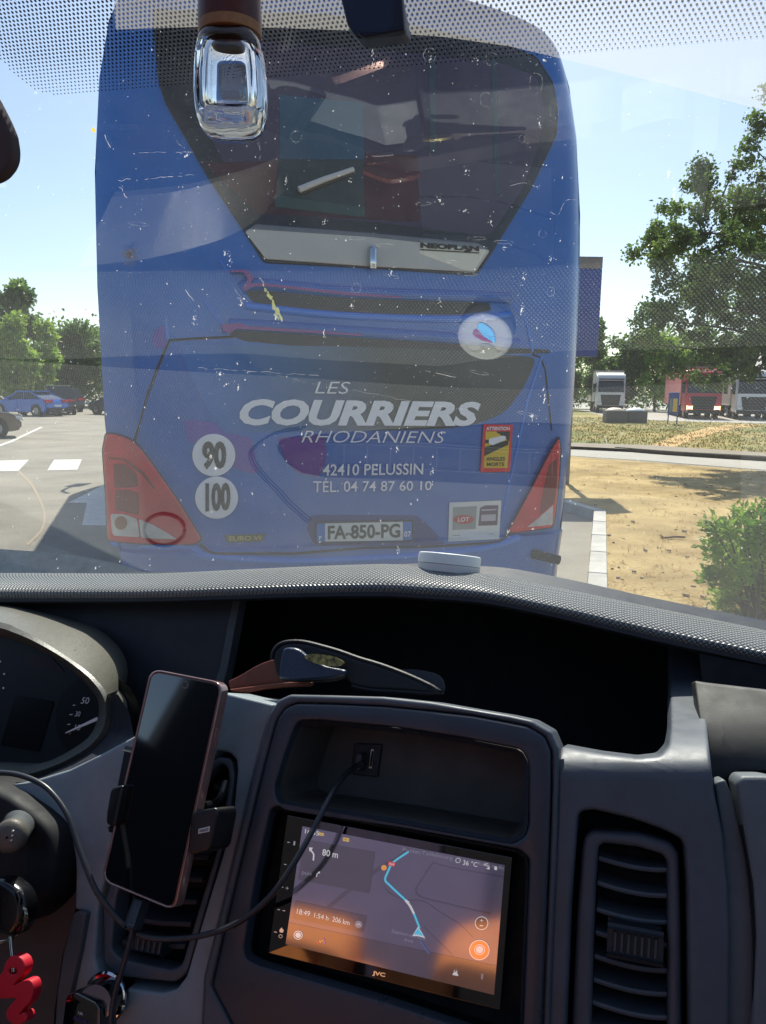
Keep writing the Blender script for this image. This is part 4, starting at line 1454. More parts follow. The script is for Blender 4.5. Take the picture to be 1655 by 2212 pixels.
# dirt on the glass
def dirt_mat(name, col, a, rough=.9):
    mt = bpy.data.materials.new(name)
    mt.use_nodes = True
    n = mt.node_tree.nodes
    l = mt.node_tree.links
    n.clear()
    out = n.new('ShaderNodeOutputMaterial')
    d = n.new('ShaderNodeBsdfDiffuse')
    d.inputs[0].default_value = (*col, 1)
    t = n.new('ShaderNodeBsdfTranslucent')
    t.inputs[0].default_value = (*col, 1)
    m = n.new('ShaderNodeMixShader')
    m.inputs[0].default_value = 0.75
    l.new(d.outputs[0], m.inputs[1])
    l.new(t.outputs[0], m.inputs[2])
    tr = n.new('ShaderNodeBsdfTransparent')
    m2 = n.new('ShaderNodeMixShader')
    m2.inputs[0].default_value = a
    l.new(tr.outputs[0], m2.inputs[1])
    l.new(m.outputs[0], m2.inputs[2])
    l.new(m2.outputs[0], out.inputs[0])
    return mt
M_speck = dirt_mat('dust_white', (0.84, 0.84, 0.82), 0.58)
M_mark = dirt_mat('water_mark', (0.8, 0.8, 0.78), 0.28)
M_film = dirt_mat('dust_film', (0.66, 0.63, 0.58), 0.30)
M_bug = dirt_mat('bug_yellow', (0.40, 0.42, 0.20), 0.6)
M_amber = dirt_mat('bug_amber', (0.85, 0.5, 0.06), 0.95)
rn = random.Random(21)
bm = bmesh.new()
def blob(bm, x, y, rx, ry, ang=0.0, n=7, h=0.0016, jag=.25):
    ca, sa = math.cos(ang), math.sin(ang)
    vs = []
    for i in range(n):
        t = 6.2832 * i / n
        k = 1 + rn.uniform(-jag, jag)
        a, b = rx * k * math.cos(t), ry * k * math.sin(t)
        vs.append(bm.verts.new(wmap(x + a * ca - b * sa, y + a * sa + b * ca, h)))
    bm.faces.new(vs)
k = 0
while k < 3300:
    x, y = rn.uniform(-20, 1680), 60 + rn.random() * 1190
    if x > 1260 and rn.random() < .5:
        continue
    k += 1
    s = 0.34 + (rn.random() ** 9) * 1.3
    blob(bm, x, y, s * rn.uniform(.8, 2.2), s * .8, rn.uniform(0.9, 1.9) if rn.random() < .6 else rn.uniform(0, 3.1), 5)
mk('dust_specks', bm, M_speck, wsc, smooth=0, kind='stuff')
bm = bmesh.new()
marks = [(405, 335, 7, 5, .6), (950, 434, 5, 5, 0), (595, 690, 3, 9, .3), (1004, 455, 4, 4, 0), (1165, 268, 3, 9, 0), (1097, 1150, 4, 7, .1), (935, 1018, 3, 8, .2), (760, 660, 3, 8, -.1), (1127, 668, 5, 11, .2),
         (1091, 535, 5, 3, 0), (486, 548, 4, 5, .5), (497, 563, 3, 6, .4), (520, 652, 8, 9, .3), (455, 985, 4, 6, .4), (465, 1012, 3, 5, .4), (1044, 760, 3, 7, 0), (857, 970, 4, 6, .1), (806, 125, 2, 20, -.15), (930, 125, 3, 8, .4),
         (1132, 600, 3, 12, 0), (1190, 560, 4, 6, 0), (1175, 860, 5, 22, .35), (1150, 905, 3, 10, .4), (475, 810, 5, 6, 0), (490, 830, 4, 3, .6), (1007, 370, 3, 6, .2), (700, 480, 3, 5, .1), (618, 390, 2, 8, .1), (845, 590, 3, 7, .2), (950, 650, 2, 7, .2),
         (1443, 374, 6, 16, .12), (1455, 420, 6, 17, .35), (1640, 790, 8, 20, .7), (1175, 130, 10, 4, .5), (1030, 130, 4, 3, 0), (420, 690, 3, 10, -.4), (700, 720, 3, 11, -.4), (515, 835, 3, 9, -.5), (860, 1188, 2, 9, -.2), (1310, 950, 2, 5, .2), (1060, 480, 3, 5, .2)]
for x, y, a, b, an in marks:
    for _ in range(5):
        blob(bm, x + rn.gauss(0, a * .4), y + rn.gauss(0, b * .4), a * rn.uniform(.12, .36), b * rn.uniform(.1, .34), an + rn.uniform(-.3, .3), 7, jag=.5)
    for _ in range(5):
        blob(bm, x + rn.gauss(0, a * 1.3), y + rn.gauss(0, b * 1.1), .8, 1.1, rn.uniform(0, 3), 5)
def scratch(pts, wd):
    for a, b in zip(pts, pts[1:]):
        d = (V(b) - V(a))
        if d.length < 1e-6 or rn.random() < .3:
            continue
        nn = V((-d.y, d.x)).normalized() * wd * rn.uniform(.15, .5) / 2
        q = [V(a) + nn, V(b) + nn, V(b) - nn, V(a) - nn]
        bm.faces.new([bm.verts.new(wmap(p.x, p.y, .0017)) for p in q])
def wob(p, q, n, amp):
    return [(p[0] + (q[0] - p[0]) * i / n + rn.gauss(0, amp), p[1] + (q[1] - p[1]) * i / n + rn.gauss(0, amp)) for i in range(n + 1)]
scratch(wob((396, 622), (432, 664), 8, .6), 2.4)
scratch(wob((255, 390), (420, 378), 18, 1.2), 1.6)
scratch(wob((300, 330), (420, 328), 12, .8), 1.0)
scratch(wob((430, 795), (700, 812), 26, 1.0), .9)
scratch(wob((262, 405), (280, 440), 8, 1.5), 2.4)
scratch(wob((225, 292), (240, 318), 6, 1.2), 2.2)
scratch(wob((530, 800), (960, 880), 30, 1.4), .6)
scratch(wob((920, 800), (985, 815), 6, .8), 1.8)
scratch(wob((800, 95), (806, 140), 9, 1.3), 3)
scratch(smooth2([(1100, 402), (1130, 395), (1150, 400), (1163, 408), (1166, 400)], 5), 1.2)
scratch(smooth2([(1185, 455), (1205, 465), (1215, 445), (1225, 432), (1245, 432)], 5), 1.2)
scratch(smooth2([(380, 290), (385, 310), (398, 318), (400, 330)], 5), 1.2)
scratch(smooth2([(545, 305), (560, 315), (562, 340), (558, 345)], 5), 1.0)
for a, b in (((505, 620), (523, 650)), ((1300, 920), (1250, 900)), ((70, 900), (30, 880))):
    scratch(wob(a, b, 6, 1), 1.0)
mk('insect_marks', bm, M_speck, wsc, smooth=0, kind='stuff')
bm = bmesh.new()
for (x, y, a, b) in ((928, 120, 13, 16), (1050, 215, 13, 15), (1158, 180, 14, 22), (1063, 128, 14, 14), (1198, 240, 9, 18), (1172, 505, 8, 8), (640, 295, 12, 12), (1190, 630, 8, 10), (770, 622, 10, 10), (1128, 300, 6, 8)):
    P = [V(p) for p in circ(x, y, a, b, 22)]
    P = [p + V((rn.uniform(-1, 1), rn.uniform(-1, 1))) for p in P]
    scratch([tuple(p) for p in P + P[:1]], 1.8)
for (x, y, an) in ((832, 530, .0), (845, 598, .1), (915, 440, -.05), (1010, 592, .05), (1088, 523, .05), (1030, 515, .0), (980, 566, .1), (1035, 805, .2), (1140, 895, .25), (300, 484, .1), (770, 515, 0)):
    P = [V((x, y)) + V((c * math.cos(an) - s * math.sin(an), c * math.sin(an) + s * math.cos(an))) for c, s in circ(0, 0, rn.uniform(14, 22), 3.4, 16)]
    scratch([tuple(p) for p in P + P[:1]], 1.6)
mk('water_marks', bm, M_mark, wsc, smooth=0, kind='stuff')
bm = bmesh.new()
for i in range(26):
    t = i / 25
    blob(bm, 563 + 42 * t + rn.gauss(0, 1 + 3 * t), 602 + 86 * t + rn.gauss(0, 2), 1 + 5.5 * t * rn.random(), 2 + 6 * t, -.42 + rn.gauss(0, .15), 7, h=.0018, jag=.5)
mk('squashed_insect', bm, M_bug, wsc, smooth=0)
bm = bmesh.new()
blob(bm, 202, 281, 3.4, 6.4, -.6, 12, jag=.08)
mk('amber_spot', bm, M_amber, wsc, smooth=0)
bm = bmesh.new()
for i in range(14):
    blob(bm, 283 + rn.gauss(0, 7), 552 + rn.gauss(0, 8), rn.uniform(5, 10), rn.uniform(5, 10), 0, 10, h=.0021 + i * .0002, jag=.3)
mk('brown_smear', bm, dirt_mat('smear_brown', (.10, .08, .04), .16), wsc, smooth=0)
# unwiped dusty zones: top beyond the wiper arcs, bottom left corner
def film(poly, n=1):
    bm = panel_bm(poly, wmap, h=.0026 + .0003 * n)
    mk('dust_film', bm, M_film, wsc, smooth=0)
film(smooth2([(-40, -40), (1760, -40), (1760, 275), (1655, 240), (1450, 185), (1240, 132), (1100, 100), (960, 78), (800, 66), (600, 62), (430, 58), (245, 64), (120, 74), (-40, 90)], 3)) if False else film([(240, -60), (1760, -60), (1760, 272), (1655, 240), (1450, 186), (1240, 133), (1100, 100), (960, 80), (800, 68), (600, 60), (430, 58), (250, 64)])

# rear-view mirror foot at the top of the pane
mf = wmap(805, 40, 0.03)
t = thing('mirror_foot', 'dark navy plastic block hanging at the top centre of the windscreen', 'mirror mount', tuple(mf))
mfm = planemap(EYE + VF * 0.43, -VF)
zM = zoomer(700, 0, 1700, 1655)
fp = [(x - 4, y - 14) for x, y in zM([(1060, -160), (1100, 0), (1150, 205), (1185, 258), (1215, 292), (1260, 298), (1500, 271), (1532, 248), (1532, 205), (1490, 0), (1470, -160)])]
mk('foot_block', opanel_bm(rpoly(fp, 4), mfm, -VF, 0.0, None, r=5, depth=0.012, mpp=.0003), plastic('navy_plastic', srgb(16, 28, 62), 0.42), t)
bp2 = [(x - 4, y - 16) for x, y in zM([(1215, 262), (1400, 250), (1455, 200), (1480, 0), (1510, 0), (1530, 246), (1260, 296)])]
mk('foot_chamfer', opanel_bm(rpoly(bp2, 4), mfm, -VF, 0.004, None, r=3, depth=0.004, mpp=.0003), plastic('navy_plastic2', srgb(20, 28, 50), 0.6), t)

# sun visor edge at far left
vsm = planemap(EYE + VF * 0.36, -VF)
t = thing('sun_visor', 'rounded dark fabric sun visor poking in at the left edge', 'sun visor', tuple(vsm(-40, 300, 0)))
vp = [(x - 18, y - 4) for x, y in [(-260, 120), (-60, 140), (-12, 195), (0, 214), (9, 231), (25, 263), (37, 292), (42, 324), (41, 347), (34, 365), (18, 384), (0, 394), (-60, 404), (-260, 380)]]
mk('visor_body', opanel_bm(rpoly(vp, 8), vsm, -VF, 0.0, None, r=10, depth=0.007, mpp=.00022, step=10), pm('visor_cloth', srgb(80, 70, 70), 0.95, var=.08, vscale=60, bump=.15, bscale=3000, bdist=.0003), t)

# hanging glass scent bottle
BD = 0.40
bt = at_depth(500, 190, BD)
t = thing('scent_bottle', 'small clear glass scent bottle with a brown wooden cap hanging before the windscreen', 'air freshener', tuple(bt))
mm = BD / FPX
UPB = V((0, 0, 1))
RB = V((CR.x, CR.y, 0)).normalized()
RB = (RB * math.cos(.5) + V((-RB.y, RB.x, 0)) * math.sin(.0)).normalized()
FB = V((-RB.y, RB.x, 0))
def lathe(cx_, rows, mat, name, parent, n=40, power=2.0, off=V((0, 0, 0)), tilt=0.02):
    """rows: (pixel y, half width px); superellipse section."""
    bm = bmesh.new()
    R_ = []
    for y, hwid in rows:
        c = at_depth(cx_ + (y - 190) * tilt, y, BD) + off
        rr_ = []
        for i in range(n):
            t_ = 2 * math.pi * i / n
            ct, st_ = math.cos(t_), math.sin(t_)
            k = (abs(ct) ** power + abs(st_) ** power) ** (-1 / power)
            rr_.append(bm.verts.new(c + (RB * ct + FB * st_) * (k * hwid * mm)))
        R_.append(rr_)
    for a, b in zip(R_, R_[1:]):
        for i in range(n):
            bm.faces.new((a[i], a[(i + 1) % n], b[(i + 1) % n], b[i]))
    bm.faces.new(R_[0])
    bm.faces.new(R_[-1][::-1])
    bmesh.ops.recalc_face_normals(bm, faces=bm.faces)
    return mk(name, bm, mat, parent, smooth=40)
M_wood1 = pm('wood_dark', srgb(88, 38, 24), 0.4, var=.25, vscale=120, spec=.5)
M_wood2 = pm('wood_tan', srgb(156, 108, 66), 0.5, var=.2, vscale=160)
M_wood3 = pm('wood_mid', srgb(120, 66, 36), 0.45, var=.25, vscale=140)
cap = lathe(500, [(-40, 66), (12, 67), (14, 67)], M_wood3, 'cap', t)
lathe(500, [(14.2, 67.3), (52, 68), (56, 68)], M_wood1, 'cap_band', cap)
lathe(500, [(56.2, 67.6), (72, 68), (78, 66), (80, 60)], M_wood2, 'cap_rim', cap)
lathe(500, [(80.2, 50), (98, 50), (99, 46)], M_wood3, 'plug', cap)
M_glass = pm('clear_glass', (0.98, 0.99, 0.98), 0.0, trans=1.0)
MATS['clear_glass'].node_tree.nodes['Principled BSDF'].inputs['IOR'].default_value = 1.5
lathe(500, [(81, 58), (92, 64), (104, 67.5), (130, 72), (170, 75), (205, 76), (240, 74), (262, 70), (280, 64), (290, 56), (296, 44), (298, 20)], M_glass, 'bottle_glass', t, n=56, power=3.2)
bm_rows = [(100, 26), (104, 35), (112, 41), (130, 46), (170, 49), (205, 49.5), (235, 48), (243, 44), (247, 32)]
o = lathe(500, bm_rows, M_glass, 'bottle_hollow', t, n=56, power=4.0)
o.data.flip_normals()
bm = tube([at_depth(499, -40, BD), at_depth(497, -190, BD), at_depth(495, -330, BD)], 0.0012, 6)
mk('hanging_cord', bm, M_wood1, t)

# ------------------------------------------------------------------ dashboard
dash = thing('dashboard', 'dark van dashboard with a diamond textured top pad, open tray and air vents', 'dashboard', tuple(EYE + VF * 0.6 - EZ * 0.6))
ptop = [(-1100, 1300), (-600, 1262), (-260, 1243), (0, 1240), (200, 1241), (330, 1241), (500, 1233), (650, 1226), (760, 1222), (840, 1221), (930, 1229), (1050, 1243), (1200, 1272), (1320, 1297), (1400, 1314), (1520, 1338), (1655, 1366), (1800, 1398), (2050, 1460), (2500, 1580), (3000, 1720)]
pbot = [(-1100, 1352), (-600, 1317), (-260, 1300), (0, 1293), (200, 1292), (330, 1291), (500, 1286), (650, 1281), (760, 1279), (840, 1279), (930, 1284), (1050, 1294), (1200, 1324), (1320, 1352), (1400, 1371), (1520, 1397), (1655, 1426), (1800, 1460), (2050, 1524), (2500, 1650), (3000, 1795)]
NS = 150
st_ = [V((p.x, p.y)) for p in catmull([V((a, b, 0)) for a, b in ptop], 8)]
sb_ = [V((p.x, p.y)) for p in catmull([V((a, b, 0)) for a, b in pbot], 8)]
plr = lambda A: (lambda x, y: at_plane(x, y, EYE + VF * A, VF))
topP = [plr(A0)(p.x, p.y) for p in st_]
botP = [plr(A0 - .05)(p.x, p.y) for p in sb_]
def crest(r):
    for a, b in zip(topP, topP[1:]):
        ra, rb = (a - EYE).dot(VR), (b - EYE).dot(VR)
        if ra <= r <= rb:
            return a.z + (b.z - a.z) * (r - ra) / (rb - ra)
    return topP[0].z if r < 0 else topP[-1].z
def drop(x):
    return -0.345 * (x - 0.014 * (1 - math.exp(-x / 0.014))) if x > 0 else 0
def padz(r, a):
    return crest(r) + drop(a - A0)
rows, uvs = [], []
n_c = len(topP)
arc = [0.0]
for a, b in zip(topP, topP[1:]):
    arc.append(arc[-1] + (b - a).length)
prof = []
for tpt, bpt in zip(topP, botP):
    c1 = tpt - VF * .03 - EZ * .001
    c2 = bpt + EZ * .012 - VF * .012
    col = []
    for k in range(11):
        t = k / 10
        col.append(bpt * (1 - t) ** 3 + c2 * 3 * t * (1 - t) ** 2 + c1 * 3 * t * t * (1 - t) + tpt * t ** 3)
    r = (tpt - EYE).dot(VR)
    for x in (.012, .025, .04, .06, .1, .15, .22, .3, .4, .5, .62, .75):
        col.append(EYE + VR * r + VF * (A0 + x) + EZ * (padz(r, A0 + x) - H))
    prof.append(col)
rows = [[prof[i][j] for i in range(n_c)] for j in range(len(prof[0]))]
vl = [0.0]
mid = n_c // 2
for j in range(1, len(rows)):
    vl.append(vl[-1] + (rows[j][mid] - rows[j - 1][mid]).length)
uvs = [[(arc[i], vl[j]) for i in range(n_c)] for j in range(len(rows))]
grid_obj('top_pad', rows, M_pad, dash, uvs=uvs, smooth=60)
# plain lip below the textured roll, then the dark underside
lip = []
for b in botP:
    lip.append([b, b - EZ * .004 - VF * .001, b - EZ * .0075 + VF * .002, b - EZ * .008 + VF * .012, b - EZ * .004 + VF * .16])
grid_obj('pad_lip', [[lip[i][j] for i in range(n_c)] for j in range(5)], M_dashd, dash, smooth=50)
# tray behind the console: back wall and floor
tw_ = []
for b in botP:
    q = b - EZ * .004 + VF * .16
    tw_.append([q, q + VF * .02 - EZ * .10, q + VF * .01 - EZ * .2, q - VF * .02 - EZ * .26, q - VF * .25 - EZ * .26])
grid_obj('tray_shell', [[tw_[i][j] for i in range(n_c)] for j in range(5)], M_black, dash, smooth=50)

def pmap(x, y, h):
    """Where the reflection seen at pixel (x, y) lies on the top pad."""
    r = ray(x, y).normalized()
    Q = wmap(x, y, 0)
    d = r - NW * (2 * r.dot(NW))
    t = 0.02
    best = None
    while t < 1.6:
        p = Q + d * t
        rr_ = (p - EYE).dot(VR)
        aa = (p - EYE).dot(VF)
        if p.z < padz(rr_, aa) + h:
            break
        t += 0.002
    p = Q + d * t
    rr_, aa = (p - EYE).dot(VR), (p - EYE).dot(VF)
    return EYE + VR * rr_ + VF * aa + EZ * (padz(rr_, aa) + h - H)

# defroster slot with its grille, groove and sensor ring, found by their reflections
slot = [(597, 968), (606, 952), (640, 944), (720, 938), (820, 931), (1000, 922), (1110, 915), (1300, 922), (1600, 940), (1600, 1090), (1300, 1062), (1110, 1048), (810, 1034), (700, 1030), (650, 1020), (620, 1000)]
sl_ = rpoly(slot, 8, 3)
slot_o = mk('defrost_slot', panel_bm(sl_, pmap, h=.0025, step=30), M_black, dash, smooth=0)
M_bar = plastic('grille_grey', srgb(90, 92, 94), 0.4)
for px in (smooth2([(690, 958), (900, 962), (1100, 974), (1296, 982), (1590, 1000)], 4), smooth2([(690, 1008), (900, 1012), (1100, 1024), (1296, 1034), (1590, 1052)], 4), smooth2([(690, 952), (900, 956), (1100, 968), (1296, 976), (1590, 994)], 4)):
    mk('grille_bar', tube([pmap(x, y, .006) for x, y in px], .0012, 6), M_bar, slot_o)
for k in range(11):
    x = 745 + k * 50
    mk('grille_bar', tube([pmap(x, 960 + k * 2, .005), pmap(x - 2, 1008 + k * 2.2, .005)], .0012, 6), M_bar, slot_o)
gv = smooth2(zB([(760, 610), (560, 640), (430, 690), (310, 780), (268, 850), (300, 950), (400, 1080), (520, 1200), (640, 1330), (820, 1490)]), 4)
for k, off in enumerate((0, 5, 10)):
    mk('groove', tube([pmap(x - off, y + off * .6, .0012) for x, y in gv], .0015, 5), M_dashd if k % 2 else M_bar, dash)
mk('sensor_ring', tube([pmap(x, y, .004) for x, y in circ(355, 1145, 44, 34, 30)] , .0035, 6), M_dashd, dash)

folder = [EYE + VF * a + VR * r + EZ * z for a, r, z in ((.622, -.305, -.355), (.650, -.125, -.355), (.835, -.125, -.405), (.775, -.315, -.395))]  # unseen cream folder, added to show as a pale reflection in the windscreen
bm = bmesh.new()
q4 = [bm.verts.new(p) for p in folder]
q5 = [bm.verts.new(p - EZ * .004) for p in folder]
bm.faces.new(q4)
for i in range(4):
    bm.faces.new((q4[i], q5[i], q5[(i + 1) % 4], q4[(i + 1) % 4]))
bmesh.ops.recalc_face_normals(bm, faces=bm.faces)
mk('unseen_folder', bm, pm('folder_cream', srgb(226, 214, 184), .8, var=.04), dash, smooth=0)
for f in (.35, .68):
    a_, b_2 = folder[0].lerp(folder[3], f), folder[1].lerp(folder[2], f)
    mk('folder_seam', tube(catmull([a_ + EZ * .001, a_.lerp(b_2, .5) + EZ * .001 - VF * .012, b_2 + EZ * .001], 5), .0022, 5), M_black, dash)

# round can on the pad
DP = EYE + V((0.06689521, 0.84012625, 0)) + VF * .0
dr = (DP - EYE).dot(VR)
da = (DP - EYE).dot(VF)
zc_ = crest(dr)
sl_ax = (VR + EZ * ((crest(dr + .05) - crest(dr - .05)) / .1)).normalized()
nz_ = sl_ax.cross(VF).normalized()
if nz_.z < 0:
    nz_ = -nz_
nz_ = (nz_ - VF * .0).normalized()
TIL = RAD(14.5)
FT = (VF * math.cos(TIL) - EZ * math.sin(TIL)).normalized()
sl_ax = (sl_ax - FT * sl_ax.dot(FT)).normalized()
nz_ = sl_ax.cross(FT).normalized()
if nz_.z < 0:
    nz_ = -nz_
dbase = at_plane(953, 1236, EYE + VF * (A0 - .010), VF) + FT * .0345
can = thing('pouch_tin', 'round pale grey plastic tin lying on the dashboard ridge', 'tin', tuple(dbase))
M_can = pm('can_grey', srgb(222, 220, 216), 0.45, var=.02)
def discs(rows, mat, name, parent, n=56):
    bm = bmesh.new()
    R_ = []
    fa, ra_ = nz_.cross(sl_ax).normalized(), sl_ax
    for z, rad in rows:
        R_.append([bm.verts.new(dbase + nz_ * z + (ra_ * math.cos(6.28318 * i / n) + fa * math.sin(6.28318 * i / n)) * rad) for i in range(n)])
    for a, b in zip(R_, R_[1:]):
        for i in range(n):
            bm.faces.new((a[i], a[(i + 1) % n], b[(i + 1) % n], b[i]))
    bm.faces.new(R_[0])
    bm.faces.new(R_[-1])
    bmesh.ops.recalc_face_normals(bm, faces=bm.faces)
    return mk(name, bm, mat, parent, smooth=40)
discs([(0, .0335), (.001, .0345), (.0088, .0345)], M_can, 'tin_body', can)
lid = discs([(.0092, .0342), (.0094, .0345), (.0185, .0345), (.0200, .0340), (.0207, .0328), (.0207, .0285), (.0200, .0280), (.0200, .001)], pm('can_lid', srgb(246, 248, 242), 0.4), 'tin_lid', can)
FD = FT
def canpt(x, y, h):       # x right, y towards the seats, both in lid radii
    return dbase + nz_ * (.0201 + h) + (sl_ax * x - (FD - nz_ * FD.dot(nz_)).normalized() * y) * .0345
def canpoly(name, pts, mat, h):
    bm = bmesh.new()
    vs = [bm.verts.new(canpt(x, y, h)) for x, y in pts]
    lo = [bm.verts.new(canpt(x, y, h - .0006)) for x, y in pts]
    bm.faces.new(vs)
    for i in range(len(vs)):
        bm.faces.new((vs[i], vs[(i + 1) % len(vs)], lo[(i + 1) % len(vs)], lo[i]))
    bmesh.ops.recalc_face_normals(bm, faces=bm.faces)
    return mk(name, bm, mat, lid, smooth=0)
zq = lambda pts: [((x - 655) / 320, (605 - y) / 320) for x, y in pts]
canpoly('red_leaf', zq(smooth2([(520, 545), (545, 500), (600, 520), (650, 585), (690, 640), (740, 680), (660, 665), (590, 630), (540, 590), (520, 545)], 4))[:-1], pm('leaf_red', srgb(226, 74, 50), .5), .0006)
canpoly('blue_leaf', zq(smooth2([(585, 455), (610, 412), (650, 415), (720, 470), (765, 540), (772, 600), (765, 680), (700, 630), (640, 580), (600, 520), (585, 455)], 4))[:-1], pm('leaf_blue', srgb(70, 160, 208), .35, metal=.3), .0010)
canpoly('thumb_rest', zq(smooth2([(470, 800), (540, 790), (580, 720), (650, 690), (730, 720), (790, 800), (830, 800), (760, 860), (650, 885), (540, 860), (470, 800)], 4))[:-1], pm('can_lid2', srgb(226, 230, 216), .45), .0008)
vs, fs = glyphs('VO', .01, 0, 1)
bm = bmesh.new()
bv = [bm.verts.new(canpt(-.36 + x * .22, .12 + y * .2, .0014)) for x, y in vs]
for f in fs:
    bm.faces.new([bv[i] for i in f])
mk('lettering', bm, M_print, lid, smooth=0)

# --- fascia
zW = zoomer(2150, 2600, 3065, 1353)
z5 = zoomer(880, 2500, 1800, 1655)
zH = zoomer(0, 2380, 620, 1491)
z4 = zoomer(0, 3000, 600, 1211)
z3 = zoomer(0, 3096, 1532, 1655)
z2r = zoomer(1532, 2200, 3065, 1655)
z3r = zoomer(1532, 3096, 3065, 1655)
zS = zoomer(1000, 3200, 2200, 1655)
def bend(y):
    return 0.27 * smst((1690 - y) / 310.0) ** 1.4
bmapc = lambda x, y, h: cmap(x, y, h - bend(y))
vent_out = zW([(240, 985), (262, 955), (330, 945), (560, 1000), (760, 1070), (850, 1120), (872, 1160), (890, 1400), (905, 2500), (160, 2500), (200, 1500)])
right = [(1204, 1640), (1214, 1612), (1300, 1628), (1380, 1638), (1425, 1633), (1444, 1612), (1450, 1575), (1449, 1400), (1449, 1375), (1515, 1388), (1519, 1459), (1526, 1550), (1543, 1707), (1563, 1806), (1574, 1915), (1578, 2025), (1574, 2460), (1170, 2460), (1190, 2000), (1203, 1750)]
cpanel('right_fascia', right, M_dash, dash, h=.004, r=9, depth=.05, holes=[vent_out], step=11, rr=8, mapf=bmapc)
# raised shoulder beside the console
mk('shoulder', tube(catmull([cmap(x, y, -.002) for x, y in ((1206, 1640), (1214, 1700), (1212, 1800), (1208, 1900), (1203, 2050), (1196, 2230))], 5), .0045, 8), M_mid, dash, smooth=60)
# right vent
vent = pocket('air_vent', vent_out, -.004, .05, M_black, dash, rr=8)
vopen = zW([(362, 1170), (390, 1146), (600, 1170), (745, 1215), (772, 1262), (775, 2500), (310, 2500), (345, 1400)])
vfo = zW([(262, 1190), (275, 1110), (320, 1072), (600, 1085), (790, 1140), (840, 1205), (852, 1700), (858, 2720), (180, 2720), (232, 1600)])
cpanel('vent_frame', vfo, M_dash, vent, h=-.008, r=12, depth=.03, holes=[vopen], step=0, rr=10)
def slat(parent, pts, h, dep, th, tilt, mat, name='slat'):
    bm = bmesh.new()
    R_ = []
    for x, y in pts:
        p = cmap(x, y, h)
        b = p - NC * dep + CUP * (dep * tilt)
        R_.append([bm.verts.new(q) for q in (p + CUP * th * .5, p + NC * .0006, p - CUP * th * .5, b - CUP * th * .35, b + CUP * th * .35)])
    for a, b in zip(R_, R_[1:]):
        for i in range(5):
            bm.faces.new((a[i], a[(i + 1) % 5], b[(i + 1) % 5], b[i]))
    bm.faces.new(R_[0])
    bm.faces.new(R_[-1][::-1])
    bmesh.ops.recalc_face_normals(bm, faces=bm.faces)
    return mk(name, bm, mat, parent, smooth=40)
for (xl, yl, yr) in ((370, 1232, 1302), (362, 1378, 1455), (357, 1535, 1612), (350, 1672, 1748), (345, 1812, 1898), (338, 1950, 2038), (332, 2085, 2178), (325, 2225, 2318)):
    pts = []
    for k in range(9):
        t = k / 8
        pts.append((xl - 6 + (765 - xl + 6) * t, yl + (yr - yl) * (1 - (1 - t) ** 1.35) + 10 * math.sin(math.pi * t)))
    slat(vent, zW(pts), -.016, .026, .0030, .10, M_dash)
# thumb wheel
tw0 = zW([(440, 1700), (715, 1752)])
pa_, pb_ = cmap(*tw0[0], -.013), cmap(*tw0[1], -.013)
twh = mk('thumb_wheel', box((pa_ + pb_) / 2, ((pb_ - pa_).length, .014, .016), .003, (pb_ - pa_).normalized(), NC, (pb_ - pa_).normalized().cross(NC).normalized()), M_dashd, vent)
for k in range(7):
    c = pa_.lerp(pb_, (k + .5) / 7) + NC * .007
    mk('rib', box(c, (.0016, .003, .012), .0006, (pb_ - pa_).normalized(), NC, CUP), M_mid, twh)
pocket('vent_depth', vopen, -.03, .03, M_black, vent, rr=10)
# passenger side
trim = [(1543, 1690), (1566, 1682), (1585, 1730), (1599, 1787), (1612, 1850), (1621, 1915), (1628, 2025), (1624, 2330), (1560, 2330), (1560, 1806)]
cpanel('leather_trim', trim, M_grey, dash, h=-.006, r=6, depth=.03, step=30, rr=8)
upper = [(1500, 1470), (1526, 1474), (1655, 1489), (1900, 1530), (2600, 1700), (2600, 1960), (1900, 1725), (1655, 1668), (1600, 1668), (1560, 1690), (1530, 1700)]
cpanel('passenger_panel', upper, plastic('olive_plastic', srgb(52, 52, 49), .55), dash, h=-.055, r=6, depth=.03, step=30, rr=6, mapf=lambda x, y, h: cmap(x, y, h - .25 * bend(y)))
lower = [(1590, 1690), (1600, 1676), (1655, 1676), (1950, 1740), (2600, 1975), (2600, 2700), (1605, 2600), (1632, 2025), (1626, 1915), (1604, 1787)]
cpanel('glovebox_lid', lower, M_grey, dash, h=.004, r=12, depth=.04, step=30, rr=12)
mk('trim_seam', tube(catmull([cmap(x, y, .001) for x, y in ((1603, 1780), (1616, 1850), (1625, 1915), (1632, 2025), (1628, 2220))], 4), .0016, 6), M_black, dash)
mk('passenger_tray', opanel_bm([(1510, 1402), (1655, 1434), (2000, 1525), (2600, 1700), (2600, 1780), (1520, 1500)], lambda x, y, h: cmap(x, y, h - .17), NC, 0, None, depth=.01), M_black, dash)

